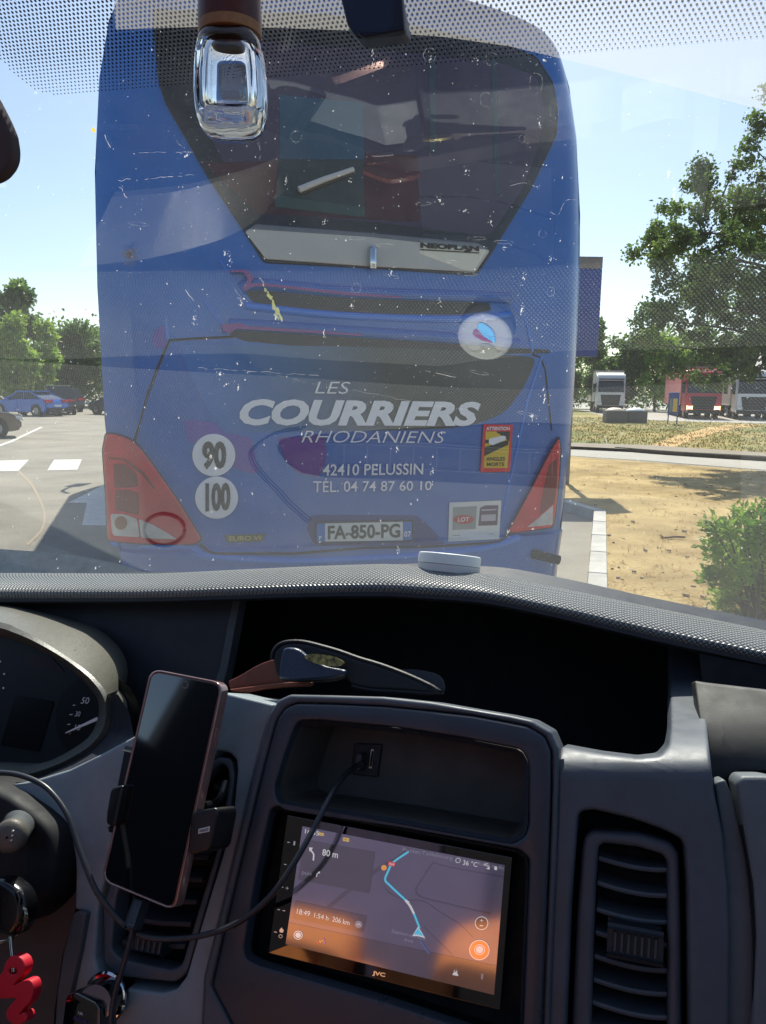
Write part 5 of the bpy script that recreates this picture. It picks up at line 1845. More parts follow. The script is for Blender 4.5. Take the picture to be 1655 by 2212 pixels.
# console surround and bezel
so = [(470, 1985), (520, 1780), (560, 1620), (582, 1540), (600, 1512), (625, 1500), (720, 1502), (827, 1505), (930, 1516), (1027, 1533), (1100, 1545), (1150, 1556), (1192, 1580), (1208, 1618), (1207, 1700), (1203, 1850), (1192, 2100), (1182, 2460), (420, 2460), (438, 2110)]
bo = [(488, 2000), (538, 1790), (575, 1640), (598, 1556), (616, 1530), (640, 1520), (720, 1522), (827, 1527), (930, 1537), (1020, 1547), (1090, 1560), (1140, 1570), (1176, 1592), (1190, 1625), (1190, 1700), (1185, 1850), (1175, 2100), (1166, 2330), (560, 2330), (490, 2190), (458, 2130)]
cpanel('console_surround', so, M_dash, dash, h=.008, r=9, depth=.05, holes=[inset(rpoly(bo, 6), -2.5)], step=0, rr=6)
cub_f = [(640, 1590), (650, 1566), (690, 1566), (860, 1582), (1000, 1604), (1120, 1628), (1132, 1650), (1132, 1780), (1126, 1800), (1106, 1812), (860, 1768), (625, 1733), (606, 1722), (604, 1702), (622, 1640)]
rad_f = [(590, 1752), (600, 1748), (880, 1796), (1120, 1842), (1137, 1858), (1122, 2235), (1100, 2248), (840, 2160), (560, 2078), (536, 2066), (534, 2048), (560, 1890)]
bez = cpanel('console_bezel', bo, M_bezel, dash, h=.010, r=7, depth=.012, holes=[inset(rpoly(cub_f, 7), -10), inset(rpoly(rad_f, 5), -6)], rr=8)
def rimloft(name, poly_o, poly_i, h0, h1, mat):
    a, b = resample([V(p) for p in poly_o], 90, True), resample([V(p) for p in poly_i], 90, True)
    # start both loops at the matching point
    k = min(range(90), key=lambda i: (b[i] - a[0]).length)
    b = b[k:] + b[:k]
    bm = bmesh.new()
    A_ = [bm.verts.new(cmap(p.x, p.y, h0)) for p in a]
    M_ = [bm.verts.new(cmap((p.x * .45 + q.x * .55), (p.y * .45 + q.y * .55), h0 * .35 + h1 * .65)) for p, q in zip(a, b)]
    B_ = [bm.verts.new(cmap(q.x, q.y, h1)) for q in b]
    for X_, Y_ in ((A_, M_), (M_, B_)):
        for i in range(90):
            bm.faces.new((X_[i], X_[(i + 1) % 90], Y_[(i + 1) % 90], Y_[i]))
    bmesh.ops.recalc_face_normals(bm, faces=bm.faces)
    return mk(name, bm, mat, bez, smooth=60)
rimloft('cubby_rim', inset(rpoly(cub_f, 7), -9.5), rpoly(cub_f, 7), .0095, .001, M_bezel)
rimloft('radio_rim', inset(rpoly(rad_f, 5), -5.5), rpoly(rad_f, 5), .0095, -.001, M_bezel)
cub = pocket('cubby', cub_f, .001, .075, plastic('cubby_grey', srgb(92, 88, 82), .5), bez, rr=7, taper=.04)
pocket('radio_well', rad_f, -.001, .02, M_black, bez, rr=5)
# usb socket plate on the cubby back wall
def cdeep(dp):
    return planemap(CP - NC * dp, NC)
cb = cdeep(.070)
t = thing('usb_socket', 'dark double usb socket plate on the back wall of the console cubby', 'socket', tuple(cb(793, 1640, 0)))
mk('socket_plate', opanel_bm(rpoly([(765, 1606), (824, 1608), (815, 1678), (757, 1672)], 4), cb, NC, 0, None, r=2, depth=.006), M_dashd, t)
mk('socket_slot', opanel_bm(rpoly(z5([(1088, 895), (1108, 897), (1092, 1033), (1072, 1030)]), 1), cb, NC, .0012, None, depth=.001), pm('contact_steel', srgb(196, 190, 170), .3, metal=1), t)
mk('socket_slot_core', opanel_bm(rpoly(z5([(1092, 905), (1104, 906), (1089, 1022), (1077, 1020)]), 1), cb, NC, .0018, None, depth=.001), M_black, t)
# --- left: binnacle
hood0 = smooth2([(-140, 1290)] + zH([(0, 85), (200, 118), (400, 160), (560, 200), (700, 240), (900, 305), (1080, 430), (1190, 570), (1228, 700), (1226, 800), (1205, 915)]), 4)
hood1 = smooth2([(-140, 1325)] + zH([(0, 262), (150, 315), (300, 382), (420, 450), (520, 512), (640, 590), (800, 700), (900, 785), (960, 850), (1000, 900), (1030, 960)]), 4)
mid0 = [(a[0] * .5 + b[0] * .5 + 3, a[1] * .5 + b[1] * .5 - 4) for a, b in zip(hood0, hood1)]
M_hood = plastic('hood_plastic', srgb(112, 110, 100), .38, bump=.35, bscale=420, var=.15, vscale=300)
mk('binnacle_hood', loft_bm([(hood0, -.195), (mid0, -.125), (hood1, -.075)], cmap, 60), M_hood, dash, smooth=60)
rim_o = hood1 + zH([(1060, 1050), (1066, 1150), (1060, 1250), (1030, 1330), (980, 1400), (900, 1480), (800, 1550), (650, 1630), (500, 1700), (350, 1760), (150, 1775), (0, 1775)]) + [(-140, 1690)]
op = zH([(940, 1000), (952, 1060), (954, 1110), (948, 1170), (925, 1240), (895, 1310), (850, 1372), (780, 1430), (700, 1482), (600, 1540), (500, 1588), (350, 1630), (200, 1655), (0, 1645)])
opt = zH([(0, 400), (120, 430), (260, 480), (400, 540), (500, 592), (600, 650), (700, 730), (800, 815), (870, 900), (915, 960)])
inner = [(-140, 1345)] + opt + op + [(-140, 1650)]
NR = 110
ro, ri = resample([V(p) for p in rim_o], NR), resample([V(p) for p in inner], NR)
bm = bmesh.new()
ra1 = [bm.verts.new(cmap(p.x, p.y, -.075)) for p in ro]
ra2 = [bm.verts.new(cmap(p.x * .6 + q.x * .4, p.y * .6 + q.y * .4, -.070)) for p, q in zip(ro, ri)]
ra3 = [bm.verts.new(cmap(q.x, q.y, -.085)) for q in ri]
ra4 = [bm.verts.new(cmap(q.x, q.y, -.085) - NC * .06) for q in ri]
for X_, Y_ in ((ra1, ra2), (ra2, ra3), (ra3, ra4)):
    for i in range(NR - 1):
        bm.faces.new((X_[i], X_[i + 1], Y_[i + 1], Y_[i]))
bmesh.ops.recalc_face_normals(bm, faces=bm.faces)
mk('binnacle_rim', bm, M_hood, dash, smooth=60)
# side of the binnacle and the dark wall beside it
wall_out = [(-140, 1700), (79, 1686), (150, 1664), (220, 1630), (290, 1592), (330, 1560), (330, 1400), (300, 1345), (240, 1325), (100, 1300), (-140, 1270)]
bm = loft_bm([(rim_o[44:], -.075), ([(255, 1500), (280, 1540), (290, 1590), (240, 1622), (180, 1652), (79, 1688), (0, 1692), (-140, 1698)], -.01)], cmap, 40)
mk('binnacle_side', bm, M_dashd, dash, smooth=60)
cpanel('dash_wall', [(-900, 1310), (300, 1296), (514, 1291), (506, 1340), (488, 1470), (460, 1520), (300, 1620), (100, 1700), (-900, 1720)], M_dashd, dash, h=-.215, r=4, depth=.01, step=0)
mk('wall_edge', loft_bm([([(534, 1292), (524, 1350), (507, 1440), (498, 1478)], -.225), ([(520, 1291), (508, 1350), (492, 1440), (482, 1476)], -.205), ([(505, 1292), (492, 1350), (476, 1440), (464, 1476)], -.209)], cmap, 12), M_mid, dash, smooth=60)
# instruments
iw = cdeep(.135)
cl_ = mk('instrument_cluster', opanel_bm([(-160, 1320), (60, 1370), (150, 1425), (215, 1490), (240, 1560), (180, 1640), (60, 1690), (-160, 1680)], iw, NC, 0, None, depth=.01), pm('cluster_dark', srgb(20, 23, 30), .35), dash)
mk('display', opanel_bm(rpoly(zH([(150, 965), (520, 1022), (375, 1510), (5, 1445)]), 2), iw, NC, .001, None, depth=.001), pm('lcd_dark', srgb(12, 14, 17), .2), cl_)
mk('dial', opanel_bm(circ(212, 1552, 92, 98, 40), iw, NC, .0012, None, depth=.001), pm('dial_black', srgb(12, 13, 16), .3), cl_)
M_num = pm('dial_print', srgb(150, 156, 166), .6, emit=srgb(150, 156, 166), estr=.12)
for s, q in (('50', [(790, 985), (862, 985), (856, 1048), (775, 1045)]), ('30', [(730, 1120), (776, 1120), (770, 1170), (718, 1168)]), ('10', [(722, 1245), (780, 1248), (770, 1305), (716, 1300)])):
    text('lettering', s, zH(q), iw, .003, M_num, cl_, bold=.0, shear=.15)
for a, b in (((668, 1152), (694, 1150)), ((700, 1062), (720, 1060)), ((650, 1246), (672, 1244))):
    mk('tick', opanel_bm(stroke(zH([a, b]), 1.6), iw, NC, .003, None, depth=.001), M_num, cl_)
mk('needle', opanel_bm(zH([(625, 1332), (640, 1318), (930, 1176), (934, 1206)]), iw, NC, .007, None, depth=.002), pm('needle_white', srgb(188, 186, 200), .5, emit=srgb(188, 186, 200), estr=.08), cl_)
mk('dial_dot', opanel_bm(circ(*zH([(672, 1332)])[0], 2.4, n=10), iw, NC, .003, None, depth=.001), pm('amber_dot', srgb(150, 120, 90), .5), cl_)
for a in ((0, 640, 14), (38, 760, 10), (30, 895, 8)):
    mk('tick', opanel_bm(circ(*zH([(a[0], a[1])])[0], 1.6, 2.2, n=8), iw, NC, .003, None, depth=.001), M_num, cl_)
mk('warning_display', opanel_bm(rpoly(zH([(260, 560), (500, 600), (620, 740), (260, 690)]), 2), iw, NC, .001, None, depth=.001), pm('red_tint', srgb(44, 16, 20), .3), cl_)
# --- left lower fascia
left = [(0, 1700), (79, 1684), (150, 1662), (220, 1628), (290, 1590), (400, 1540), (480, 1495), (592, 1522), (575, 1570), (540, 1700), (480, 1960), (446, 2110), (430, 2330), (150, 2330), (150, 2155), (171, 2061), (187, 1970), (161, 1965), (162, 1930), (163, 1888), (161, 1847), (150, 1813), (120, 1775), (80, 1738), (40, 1714)]
lv_out = [(452, 1640), (468, 1622), (495, 1626), (510, 1640), (512, 1665), (503, 1760), (480, 1850), (440, 1980), (402, 2110), (380, 2138), (350, 2146), (250, 2132), (214, 2104), (204, 2072), (212, 1951), (240, 1850)]
lf = cpanel('left_fascia', left, plastic('grey_side_panel', srgb(146, 156, 160), 0.5), dash, h=-.004, r=7, depth=.05, holes=[lv_out], rr=6, step=40)
vt = pocket('air_vent', lv_out, -.006, .04, M_dashd, dash, rr=8)
lvo = [(462, 1660), (478, 1648), (492, 1660), (494, 1690), (470, 1830), (430, 1960), (392, 2085), (372, 2096), (260, 2072), (240, 2050), (250, 1940), (280, 1850)]
lvf = [(450, 1650), (472, 1634), (500, 1640), (506, 1680), (488, 1800), (440, 1975), (405, 2100), (380, 2122), (255, 2110), (224, 2080), (222, 1960), (255, 1850)]
cpanel('vent_frame', lvf, M_dash, vt, h=-.006, r=6, depth=.02, holes=[lvo], rr=10)
pocket('vent_depth', lvo, -.02, .025, M_black, vt, rr=8)
for k in range(8):
    t_ = k / 7
    y0 = 1705 + 48 * k
    xl = 452 - 188 * t_ + (10 if k == 0 else 0)
    xr = 488 - 88 * t_
    slat(vt, [(xl, y0 - 6), ((xl + xr) / 2, y0 + 2), (xr, y0 + 4)], -.013, .02, .0036, .3, M_dashd)
p0_, p1_ = cmap(*z3([(585, 715)])[0], -.010), cmap(*z3([(725, 742)])[0], -.010)
twl = mk('thumb_wheel', box((p0_ + p1_) / 2, ((p1_ - p0_).length, .012, .011), .002, (p1_ - p0_).normalized(), NC, CUP), M_dashd, vt)
for k in range(6):
    mk('rib', box(p0_.lerp(p1_, (k + .5) / 6) + NC * .006, (.0016, .003, .009), .0005, (p1_ - p0_).normalized(), NC, CUP), M_mid, twl)
strip = [(158, 1975), (166, 1968), (187, 1972), (171, 2061), (150, 2155), (140, 2330), (112, 2330), (121, 2168), (123, 2142), (136, 2061)]
cpanel('column_strip', strip, M_mid, dash, h=.002, r=5, depth=.03, rr=6)
under = [(-200, 1900), (60, 1985), (120, 1880), (165, 1890), (163, 1968), (136, 2061), (118, 2180), (110, 2340), (-200, 2340)]
cpanel('lower_fascia', under, M_brown, dash, h=-.02, r=3, depth=.02)
cpanel('column_recess', [(-200, 1690), (0, 1700), (40, 1716), (80, 1740), (120, 1777), (148, 1813), (160, 1847), (162, 1890), (161, 1965), (60, 2000), (-200, 2000)], M_dash, dash, h=-.028, r=0, depth=.01, rr=0)
cpanel('bottom_panel', [(150, 2080), (320, 2130), (470, 2160), (640, 2340), (120, 2340)], M_brown, dash, h=-.02, r=2, depth=.02)
cpanel('backing', [(-900, 1730), (79, 1710), (330, 1640), (500, 1540), (620, 1520), (1200, 1650), (1440, 1665), (1560, 1690), (2700, 1900), (2700, 2700), (-900, 2600)], M_black, dash, h=-.075, r=0, depth=.01, rr=0)
# steering column shroud, stalk, ignition key
sc_ = thing('steering_column', 'black steering column shroud at the left edge below the instruments', 'steering column', tuple(cmap(0, 1850, -.02)))
sh = smooth2(z4([(-420, 240), (-150, 262), (0, 332), (80, 370), (160, 425), (250, 485), (330, 552), (385, 610), (420, 682), (438, 765), (447, 850), (446, 930), (440, 992), (400, 1150), (350, 1230), (300, 1292), (200, 1382), (60, 1440), (-420, 1450)]), 3)
mk('shroud', opanel_bm(sh, cmap, NC, .02, None, r=16, depth=.06, mpp=.0008), M_black, sc_, smooth=60)
kc = cmap(*z4([(92, 690)])[0], .055)
kx = (VR * .35 + NC * .94).normalized()
stk = mk('wiper_stalk', tube([kc - kx * .004, kc - kx * .03 - VR * .006, kc - kx * .06 - VR * .03, kc - kx * .07 - VR * .12], [.0118, .0112, .010, .008], 20), M_mid, sc_)
bm = bmesh.new()
R_ = []
ua = kx.orthogonal().normalized()
ub = kx.cross(ua)
for z, rad in ((-.003, .0128), (.0, .0132), (.004, .0128), (.0065, .0110), (.0080, .007), (.0085, .001)):
    R_.append([bm.verts.new(kc + kx * z + (ua * math.cos(6.2832 * i / 28) + ub * math.sin(6.2832 * i / 28)) * rad) for i in range(28)])
for a, b in zip(R_, R_[1:]):
    for i in range(28):
        bm.faces.new((a[i], a[(i + 1) % 28], b[(i + 1) % 28], b[i]))
bm.faces.new(R_[0])
mk('stalk_knob', bm, plastic('knob_grey', srgb(96, 92, 84), .45, bump=.3, bscale=700), stk, smooth=60)
for q in ((107, 654), (102, 690), (95, 728)):
    p = at_plane(*z4([q])[0], kc + kx * .0083, kx)
    mk('knob_dot', cyl(p - kx * .003, p + kx * .0012, .0007, n=10), M_print, stk)
ky = thing('ignition_key', 'black car key in the ignition with a steel split ring', 'key', tuple(cmap(20, 1950, .05)))
km = planemap(CP + NC * .055, NC)
mk('key_head', opanel_bm(smooth2(z4([(-160, 1060), (-60, 1040), (20, 1050), (90, 1090), (150, 1150), (182, 1230), (185, 1310), (170, 1400), (130, 1470), (90, 1510), (30, 1510), (-60, 1480), (-160, 1440)]), 4), km, NC, .008, None, r=14, depth=.016, mpp=.0005), pm('key_black', srgb(16, 17, 20), .22, spec=.6, rvar=.06, vscale=60), ky, smooth=60)
mk('key_slot', opanel_bm(rpoly(z4([(118, 1148), (138, 1150), (162, 1200), (160, 1262), (148, 1270), (128, 1200)]), 2), km, NC, .0095, None, r=1, depth=.003), M_gloss, ky)
rp_c = [km(x, y, .003 + .004 * math.sin(i)) for i, (x, y) in enumerate(z4([(180, 1262), (205, 1290), (218, 1340), (212, 1395), (180, 1450), (130, 1500), (70, 1538), (0, 1555), (-60, 1550)]))]
M_steel = pm('steel', srgb(190, 180, 160), .18, metal=1)
mk('split_ring', tube(catmull(rp_c, 5), .0013, 8), M_steel, ky)
mk('split_ring', tube(catmull([p + NC * .0018 + CUP * .001 for p in rp_c], 5), .0009, 8), M_steel, ky)
tg = thing('key_tag', 'red foam squiggle shaped key tag hanging from the key ring', 'key tag', tuple(km(30, 2120, .01)))
tagp = smooth2(z4([(78, 1668), (130, 1662), (180, 1690), (200, 1750), (185, 1810), (140, 1860), (108, 1900), (140, 1885), (200, 1858), (245, 1862), (268, 1905), (262, 1980), (240, 2040), (190, 2090), (150, 2140), (190, 2120), (215, 2150), (205, 2195), (150, 2216), (90, 2210), (55, 2170), (50, 2110), (90, 2050), (125, 2010), (60, 2010), (0, 2010), (-30, 1990), (-30, 1860), (20, 1790), (40, 1720)]), 3)
hole = circ(*z4([(100, 1788)])[0], 9, 7, 18)
mk('tag_body', opanel_bm(tagp, km, NC, .008, None, holes=[hole], r=3, depth=.009), pm('tag_red', srgb(206, 24, 48), .55, var=.06, vscale=60), tg, smooth=40)
for d in (-2.4, 2.4):
    mk('tag_loop', tube(catmull([km(x + d * .6, y, .006) for x, y in z4([(82, 1505), (88, 1580), (96, 1660), (104, 1740), (106, 1790)])], 4), .0011, 8), M_steel, tg)

# ------------------------------------------------------------------ car stereo
cs = thing('car_stereo', 'double height car stereo with a lit navigation map on its screen', 'car stereo', tuple(CP))
glass_p = zS([(205, 82), (1447, 316), (1381, 1160), (100, 845)])
body = mk('stereo_glass', opanel_bm(rpoly(glass_p, 3), cmap, NC, 0.0, None, r=1.5, depth=.014), M_gloss, cs)
def scr(name, rgb, e=1.0):
    q = pm('screen_' + name, srgb(*[c * .2 for c in rgb]), .07, emit=srgb(*rgb), estr=e * .44)
    q.node_tree.nodes['Principled BSDF'].inputs['IOR'].default_value = 3.3
    return q
disp = mk('display', opanel_bm(zS([(290, 145), (1406, 360), (1347, 1076), (197, 796)]), cmap, NC, .0004, None, depth=.0002), scr('map', (66, 62, 84)), cs, smooth=0)
def flat(name, pts, mat, h, parent=disp):
    return mk(name, opanel_bm(pts, cmap, NC, h, None, depth=.0001), mat, parent, smooth=0)
S_card, S_road, S_wht, S_cy, S_or = scr('card', (40, 38, 46)), scr('road', (42, 40, 56)), scr('white', (205, 205, 210), 1.0), scr('cyan', (60, 190, 225), 1.0), scr('orange', (240, 110, 40), 1.0)
S_dim, S_yel, S_redb = scr('grey', (120, 118, 134)), scr('yellow', (205, 170, 70)), scr('red', (200, 50, 40))
for pts, wd in (([(520, 145), (465, 260), (380, 380), (250, 520)], 9), ([(400, 620), (520, 520), (640, 430), (740, 360), (800, 330), (880, 275)], 16), ([(1010, 345), (960, 420), (920, 520), (1100, 575), (1330, 628)], 6), ([(1010, 345), (1120, 375), (1400, 425)], 4), ([(740, 480), (780, 520), (860, 552), (960, 560), (1050, 620), (1150, 680), (1230, 760)], 4), ([(960, 700), (1050, 790), (1120, 860)], 3)):
    flat('map_road', stroke(smooth2(zS(pts), 4), wd * .55), S_road, .0006)
flat('map_bar', zS([(216, 676), (1360, 915), (1347, 1076), (197, 796)]), scr('bar', (46, 40, 48)), .0007)
flat('route_card', rpoly(zS([(298, 218), (690, 288), (660, 516), (264, 440)]), 3), S_card, .0008)
flat('route_card', rpoly(zS([(248, 554), (646, 640), (624, 732), (233, 655)]), 3), S_card, .0008)
flat('route_line', stroke(smooth2(zS([(876, 285), (790, 345), (762, 395), (746, 440), (770, 470), (860, 554)]), 4), 4.2), S_cy, .0009)
flat('route_line', stroke(smooth2(zS([(860, 552), (885, 588), (905, 628)]), 4), 4.6), S_wht, .0009)
flat('route_line', stroke(zS([(905, 628), (936, 706)]), 4.2), S_cy, .0009)
flat('route_line', stroke(zS([(938, 775), (990, 850)]), 4.0), scr('blue', (44, 78, 130)), .0009)
flat('route_arrow', zS([(850, 552), (880, 560), (868, 575)]), S_wht, .001)
flat('position_arrow', zS([(928, 698), (966, 762), (930, 752), (896, 750)]), S_wht, .001)
flat('position_arrow', zS([(928, 706), (958, 752), (930, 744), (904, 742)]), S_cy, .0012)
def stx(s, q, m=None, b=0.0, h=.0012):
    text('lettering', s, zS(q), cmap, h, m or S_wht, disp, bold=b)
stx('16:55', [(305, 160), (382, 174), (380, 198), (303, 184)])
stx('80 m', [(402, 270), (488, 286), (484, 322), (398, 306)], b=.01)
stx('puis', [(290, 388), (342, 398), (338, 424), (286, 416)], S_dim)
stx('18:49', [(262, 600), (334, 614), (330, 642), (258, 628)])
stx('1:54 h', [(358, 622), (436, 640), (432, 666), (354, 648)])
stx('206 km', [(458, 643), (552, 664), (548, 692), (454, 670)])
stx('36 °C', [(1178, 330), (1256, 344), (1254, 370), (1174, 358)])
stx('4G', [(1290, 346), (1316, 350), (1315, 368), (1289, 364)])
stx('Ponlat-Taillebourg', [(845, 262), (1120, 310), (1117, 336), (842, 288)], S_dim)
stx('Route de Bo', [(1260, 340), (1403, 368), (1400, 386), (1257, 358)], S_dim, h=.0010)
stx('Station-service', [(784, 712), (972, 752), (968, 774), (780, 732)], S_dim, h=.0008)
stx('Avia', [(852, 760), (904, 768), (900, 788), (848, 780)], S_dim)
for q, col, s in (([(764, 338), (802, 344), (800, 368), (762, 362)], S_redb, 'A64'), ([(514, 206), (548, 212), (546, 232), (512, 226)], S_yel, 'D817'), ([(378, 178), (408, 184), (406, 200), (376, 194)], S_yel, 'D75a')):
    flat('road_shield', rpoly(zS(q), 1.5), col, .0011)
    stx(s, [(q[0][0] + 5, q[0][1] + 6), (q[1][0] - 4, q[1][1] + 6), (q[2][0] - 5, q[2][1] - 5), (q[3][0] + 4, q[3][1] - 5)], S_wht if col is S_redb else scr('ink', (40, 34, 20)), h=.0014)
flat('map_smiley', circ(*zS([(739, 374)])[0], 6, n=20), scr('smile', (230, 150, 40)), .0012)
flat('turn_arrow', stroke(zS([(350, 334), (352, 300), (336, 276)]), 3), S_wht, .0012)
flat('turn_arrow', zS([(326, 262), (348, 264), (330, 286)]), S_wht, .0012)
flat('turn_arrow', stroke(zS([(368, 424), (370, 408), (380, 400)]), 1.8), S_wht, .0012)
flat('turn_arrow', zS([(386, 394), (385, 408), (375, 398)]), S_wht, .0012)
flat('expand_button', circ(*zS([(600, 687)])[0], 8, n=20), S_dim, .0012)
flat('expand_mark', stroke(zS([(590, 692), (600, 682), (610, 694)]), 1.4), S_wht, .0014)
def ringp(c, r0, r1, mat, h, name='ring_icon'):
    x, y = zS([c])[0]
    mk(name, opanel_bm(circ(x, y, r1, n=28), cmap, NC, h, None, holes=[circ(x, y, r0, n=28)], depth=.0001), mat, disp, smooth=0)
ringp((266, 746), 8, 9.6, S_wht, .0012)
flat('home_icon', circ(*zS([(266, 746)])[0], 6, n=20), S_wht, .0012)
ringp((1278, 680), 13, 14.4, S_wht, .0012)
flat('zoom_button', circ(*zS([(1278, 680)])[0], 13, n=24), scr('dark', (30, 28, 34)), .0011)
stx('+', [(1270, 656), (1288, 658), (1287, 674), (1269, 672)])
stx('-', [(1268, 690), (1286, 692), (1286, 697), (1268, 695)])
flat('assistant_button', circ(*zS([(1266, 828)])[0], 21, n=32), S_or, .0011)
ringp((1266, 828), 20.6, 22, S_wht, .0012)
ringp((1267, 826), 10, 11.4, S_wht, .0013)
flat('assistant_dot', circ(*zS([(1267, 826)])[0], 7.6, n=20), S_wht, .0013)
ringp((1148, 334), 4.5, 5.5, S_wht, .0012)
for k in range(4):
    flat('equaliser_bar', zS([(372 + k * 11, 792 - (k % 3) * 6), (381 + k * 11, 794 - (k % 3) * 6), (380 + k * 11, 782 - k * 5), (371 + k * 11, 780 - k * 5)]), [S_redb, S_yel, S_or, scr('violet', (90, 70, 150))][k], .0012)
bellp = zS([(1118, 964), (1150, 970), (1144, 958), (1145, 940), (1136, 930), (1128, 938), (1126, 954)])
flat('bell_icon', stroke(bellp + bellp[:1], 1.3), S_wht, .0012)
flat('microphone_icon', stroke(zS([(1282, 958), (1280, 990)]), 4), S_dim, .0012)
flat('signal_icon', zS([(1304, 380), (1322, 384), (1322, 366)]), S_wht, .0012)
flat('battery_icon', zS([(1350, 366), (1364, 369), (1362, 388), (1348, 385)]), S_wht, .0012)
text('lettering', 'JVC', zS([(678, 942), (748, 955), (745, 984), (674, 970)]), cmap, .0006, scr('logo', (178, 150, 120), .8), cs, bold=.04)
for q, s in (((206, 233), '-'), ((188, 355), '-'), ((170, 480), '-'), ((152, 604), '-'), ((134, 728), '-'), ((180, 610), '-')):
    x, y = q
    text('lettering', s, zS([(x, y - 2), (x + 14, y), (x + 14, y + 4), (x, y + 2)]), cmap, .0006, scr('key', (150, 150, 156), .9), cs)
text('lettering', '+', zS([(198, 478), (214, 480), (213, 496), (197, 494)]), cmap, .0006, scr('key', (150, 150, 156)), cs)
flat('mic_mark', stroke(zS([(246, 228), (244, 250)]), 3.2), scr('key', (150, 150, 156)), .0006, body)
flat('home_mark', zS([(163, 718), (174, 704), (186, 720), (182, 732), (165, 730)]), scr('key', (150, 150, 156)), .0006, body)
x, y = zS([(169, 752)])[0]
mk('power_mark', opanel_bm(circ(x, y, 4, n=20), cmap, NC, .0006, None, holes=[circ(x, y, 3, n=20)], depth=.0001), scr('key', (150, 150, 156)), body, smooth=0)

# ------------------------------------------------------------------ phone and holder
NP = V((-0.4646, -0.7955, 0.389)).normalized()
PC = EYE + V((-0.169, 0.5555, -0.3027))
phm = planemap(PC, NP)
zp = zoomer(380, 2600, 1000, 1247)
ph = thing('phone', 'dark screen smartphone in a clear rose case held on the dashboard', 'phone', tuple(PC))
case = zp([(445, 148), (1032, 262), (642, 2106), (46, 1858)])
M_case = pm('rose_case', srgb(168, 130, 120), .14, metal=.45, spec=.8, coat=1, var=.25, vscale=24)
mk('phone_case', opanel_bm(rpoly(case, 26, 8), phm, NP, 0.0, None, holes=[rpoly(inset(case, 4.5), 23, 8)], r=2.2, depth=.0085, mpp=.0005), M_case, ph)
mk('phone_body', opanel_bm(rpoly(inset(case, 3.6), 23, 8), phm, NP, -.0015, None, r=2, depth=.008), pm('phone_edge', srgb(120, 96, 90), .25, metal=.7), ph)
mk('phone_screen', opanel_bm(rpoly(inset(case, 7), 18, 8), phm, NP, -.0008, None, depth=.0006), M_gloss, ph)
x, y = zp([(727, 280)])[0]
mk('camera_ring', opanel_bm(circ(x, y, 7.5, 8.5, 20), phm, NP, -.0004, None, holes=[circ(x, y, 5, 5.8, 20)], depth=.0002), pm('lens_ring', srgb(110, 100, 100), .3), ph)
for a, b in (((985, 640), (925, 860)), ((905, 950), (865, 1110))):
    p, q = phm(*zp([a])[0], -.005), phm(*zp([b])[0], -.005)
    sd_ = (p - q).normalized().cross(NP)
    mk('side_button', box((p + q) / 2 + sd_ * -.001, ((p - q).length, .003, .0022), .0008, (p - q).normalized(), sd_, NP), M_case, ph)
hd = thing('phone_holder', 'black phone holder gripping both sides of the phone', 'phone holder', tuple(PC - NP * .03))
M_hold = plastic('holder_black', srgb(26, 27, 29), .34, bump=.05)
gr = zp([(770, 1330), (800, 1296), (960, 1268), (985, 1285), (990, 1330), (940, 1580), (915, 1615), (800, 1650), (760, 1640), (742, 1600)])
clampm = planemap(PC + NP * .014, (NP * .8 + VR * .25).normalized())
g2 = mk('right_grip', opanel_bm(rpoly(gr, 6), clampm, NP, 0, None, r=5, depth=.022, mpp=.0004), M_hold, hd)
mk('serial_label', opanel_bm(zp([(834, 1440), (925, 1418), (920, 1462), (830, 1480)]), clampm, NP, .0005, None, depth=.0003), pm('label_white', srgb(226, 222, 214), .6), g2)
text('lettering', '19006420', zp([(842, 1448), (914, 1430), (911, 1454), (838, 1472)]), clampm, .0009, M_ink, g2, bold=.02)
gl_ = zp([(120, 1130), (150, 1100), (210, 1088), (222, 1098), (160, 1420), (110, 1418), (84, 1390), (86, 1330)])
mk('left_grip', opanel_bm(rpoly(gl_, 6), planemap(PC + NP * .006, NP), NP, 0, None, r=5, depth=.026, mpp=.0004), M_hold, hd)
bc_ = phm(345, 1720, -.022)
rd = (phm(440, 1745, -.022) - phm(240, 1700, -.022)).normalized()
mk('holder_back', box(bc_, (.075, .012, .06), .004, rd, NP, rd.cross(NP).normalized()), M_hold, hd)
mk('holder_arm', tube([bc_ - NP * .004, bc_ - NP * .03 - EZ * .015, cmap(400, 1830, -.01)], .009, 10), M_hold, hd)
mk('holder_hook', tube(catmull([phm(440, 1740, -.02), cmap(462, 1735, .012), cmap(478, 1720, .01), cmap(488, 1690, .0)], 4), .003, 8), M_hold, hd)

# ------------------------------------------------------------------ cables
def cable(label, pts, rad, ext=None):
    t = thing('usb_cable', label, 'cable', tuple(pts[0]))
    mk('cable_sheath', tube(catmull(pts, 7), rad, 10), M_cable, t, smooth=60)
    return t
cbk = lambda x, y, d: at_plane(x, y, CP + NC * d, NC)
c1 = cable('black usb cable looping from the console cubby socket down to the phone', [cbk(779, 1650, -.05), cbk(768, 1657, -.03), cbk(745, 1675, -.01), cbk(718, 1712, .012), cbk(690, 1765, .028), cbk(664, 1815, .038), cbk(632, 1870, .044), cbk(596, 1922, .046), cbk(552, 1966, .045), cbk(500, 2000, .043), cbk(440, 2020, .042), cbk(380, 2028, .042), cbk(325, 2026, .044), cbk(296, 2016, .046)], .0022)
pl = cb(774, 1650, .006)
mk('plug', opanel_bm(rpoly([(768, 1630), (776, 1626), (782, 1630), (779, 1662), (770, 1666), (764, 1660)], 3), cdeep(.055), NC, 0, None, r=2, depth=.014), M_cable, c1)
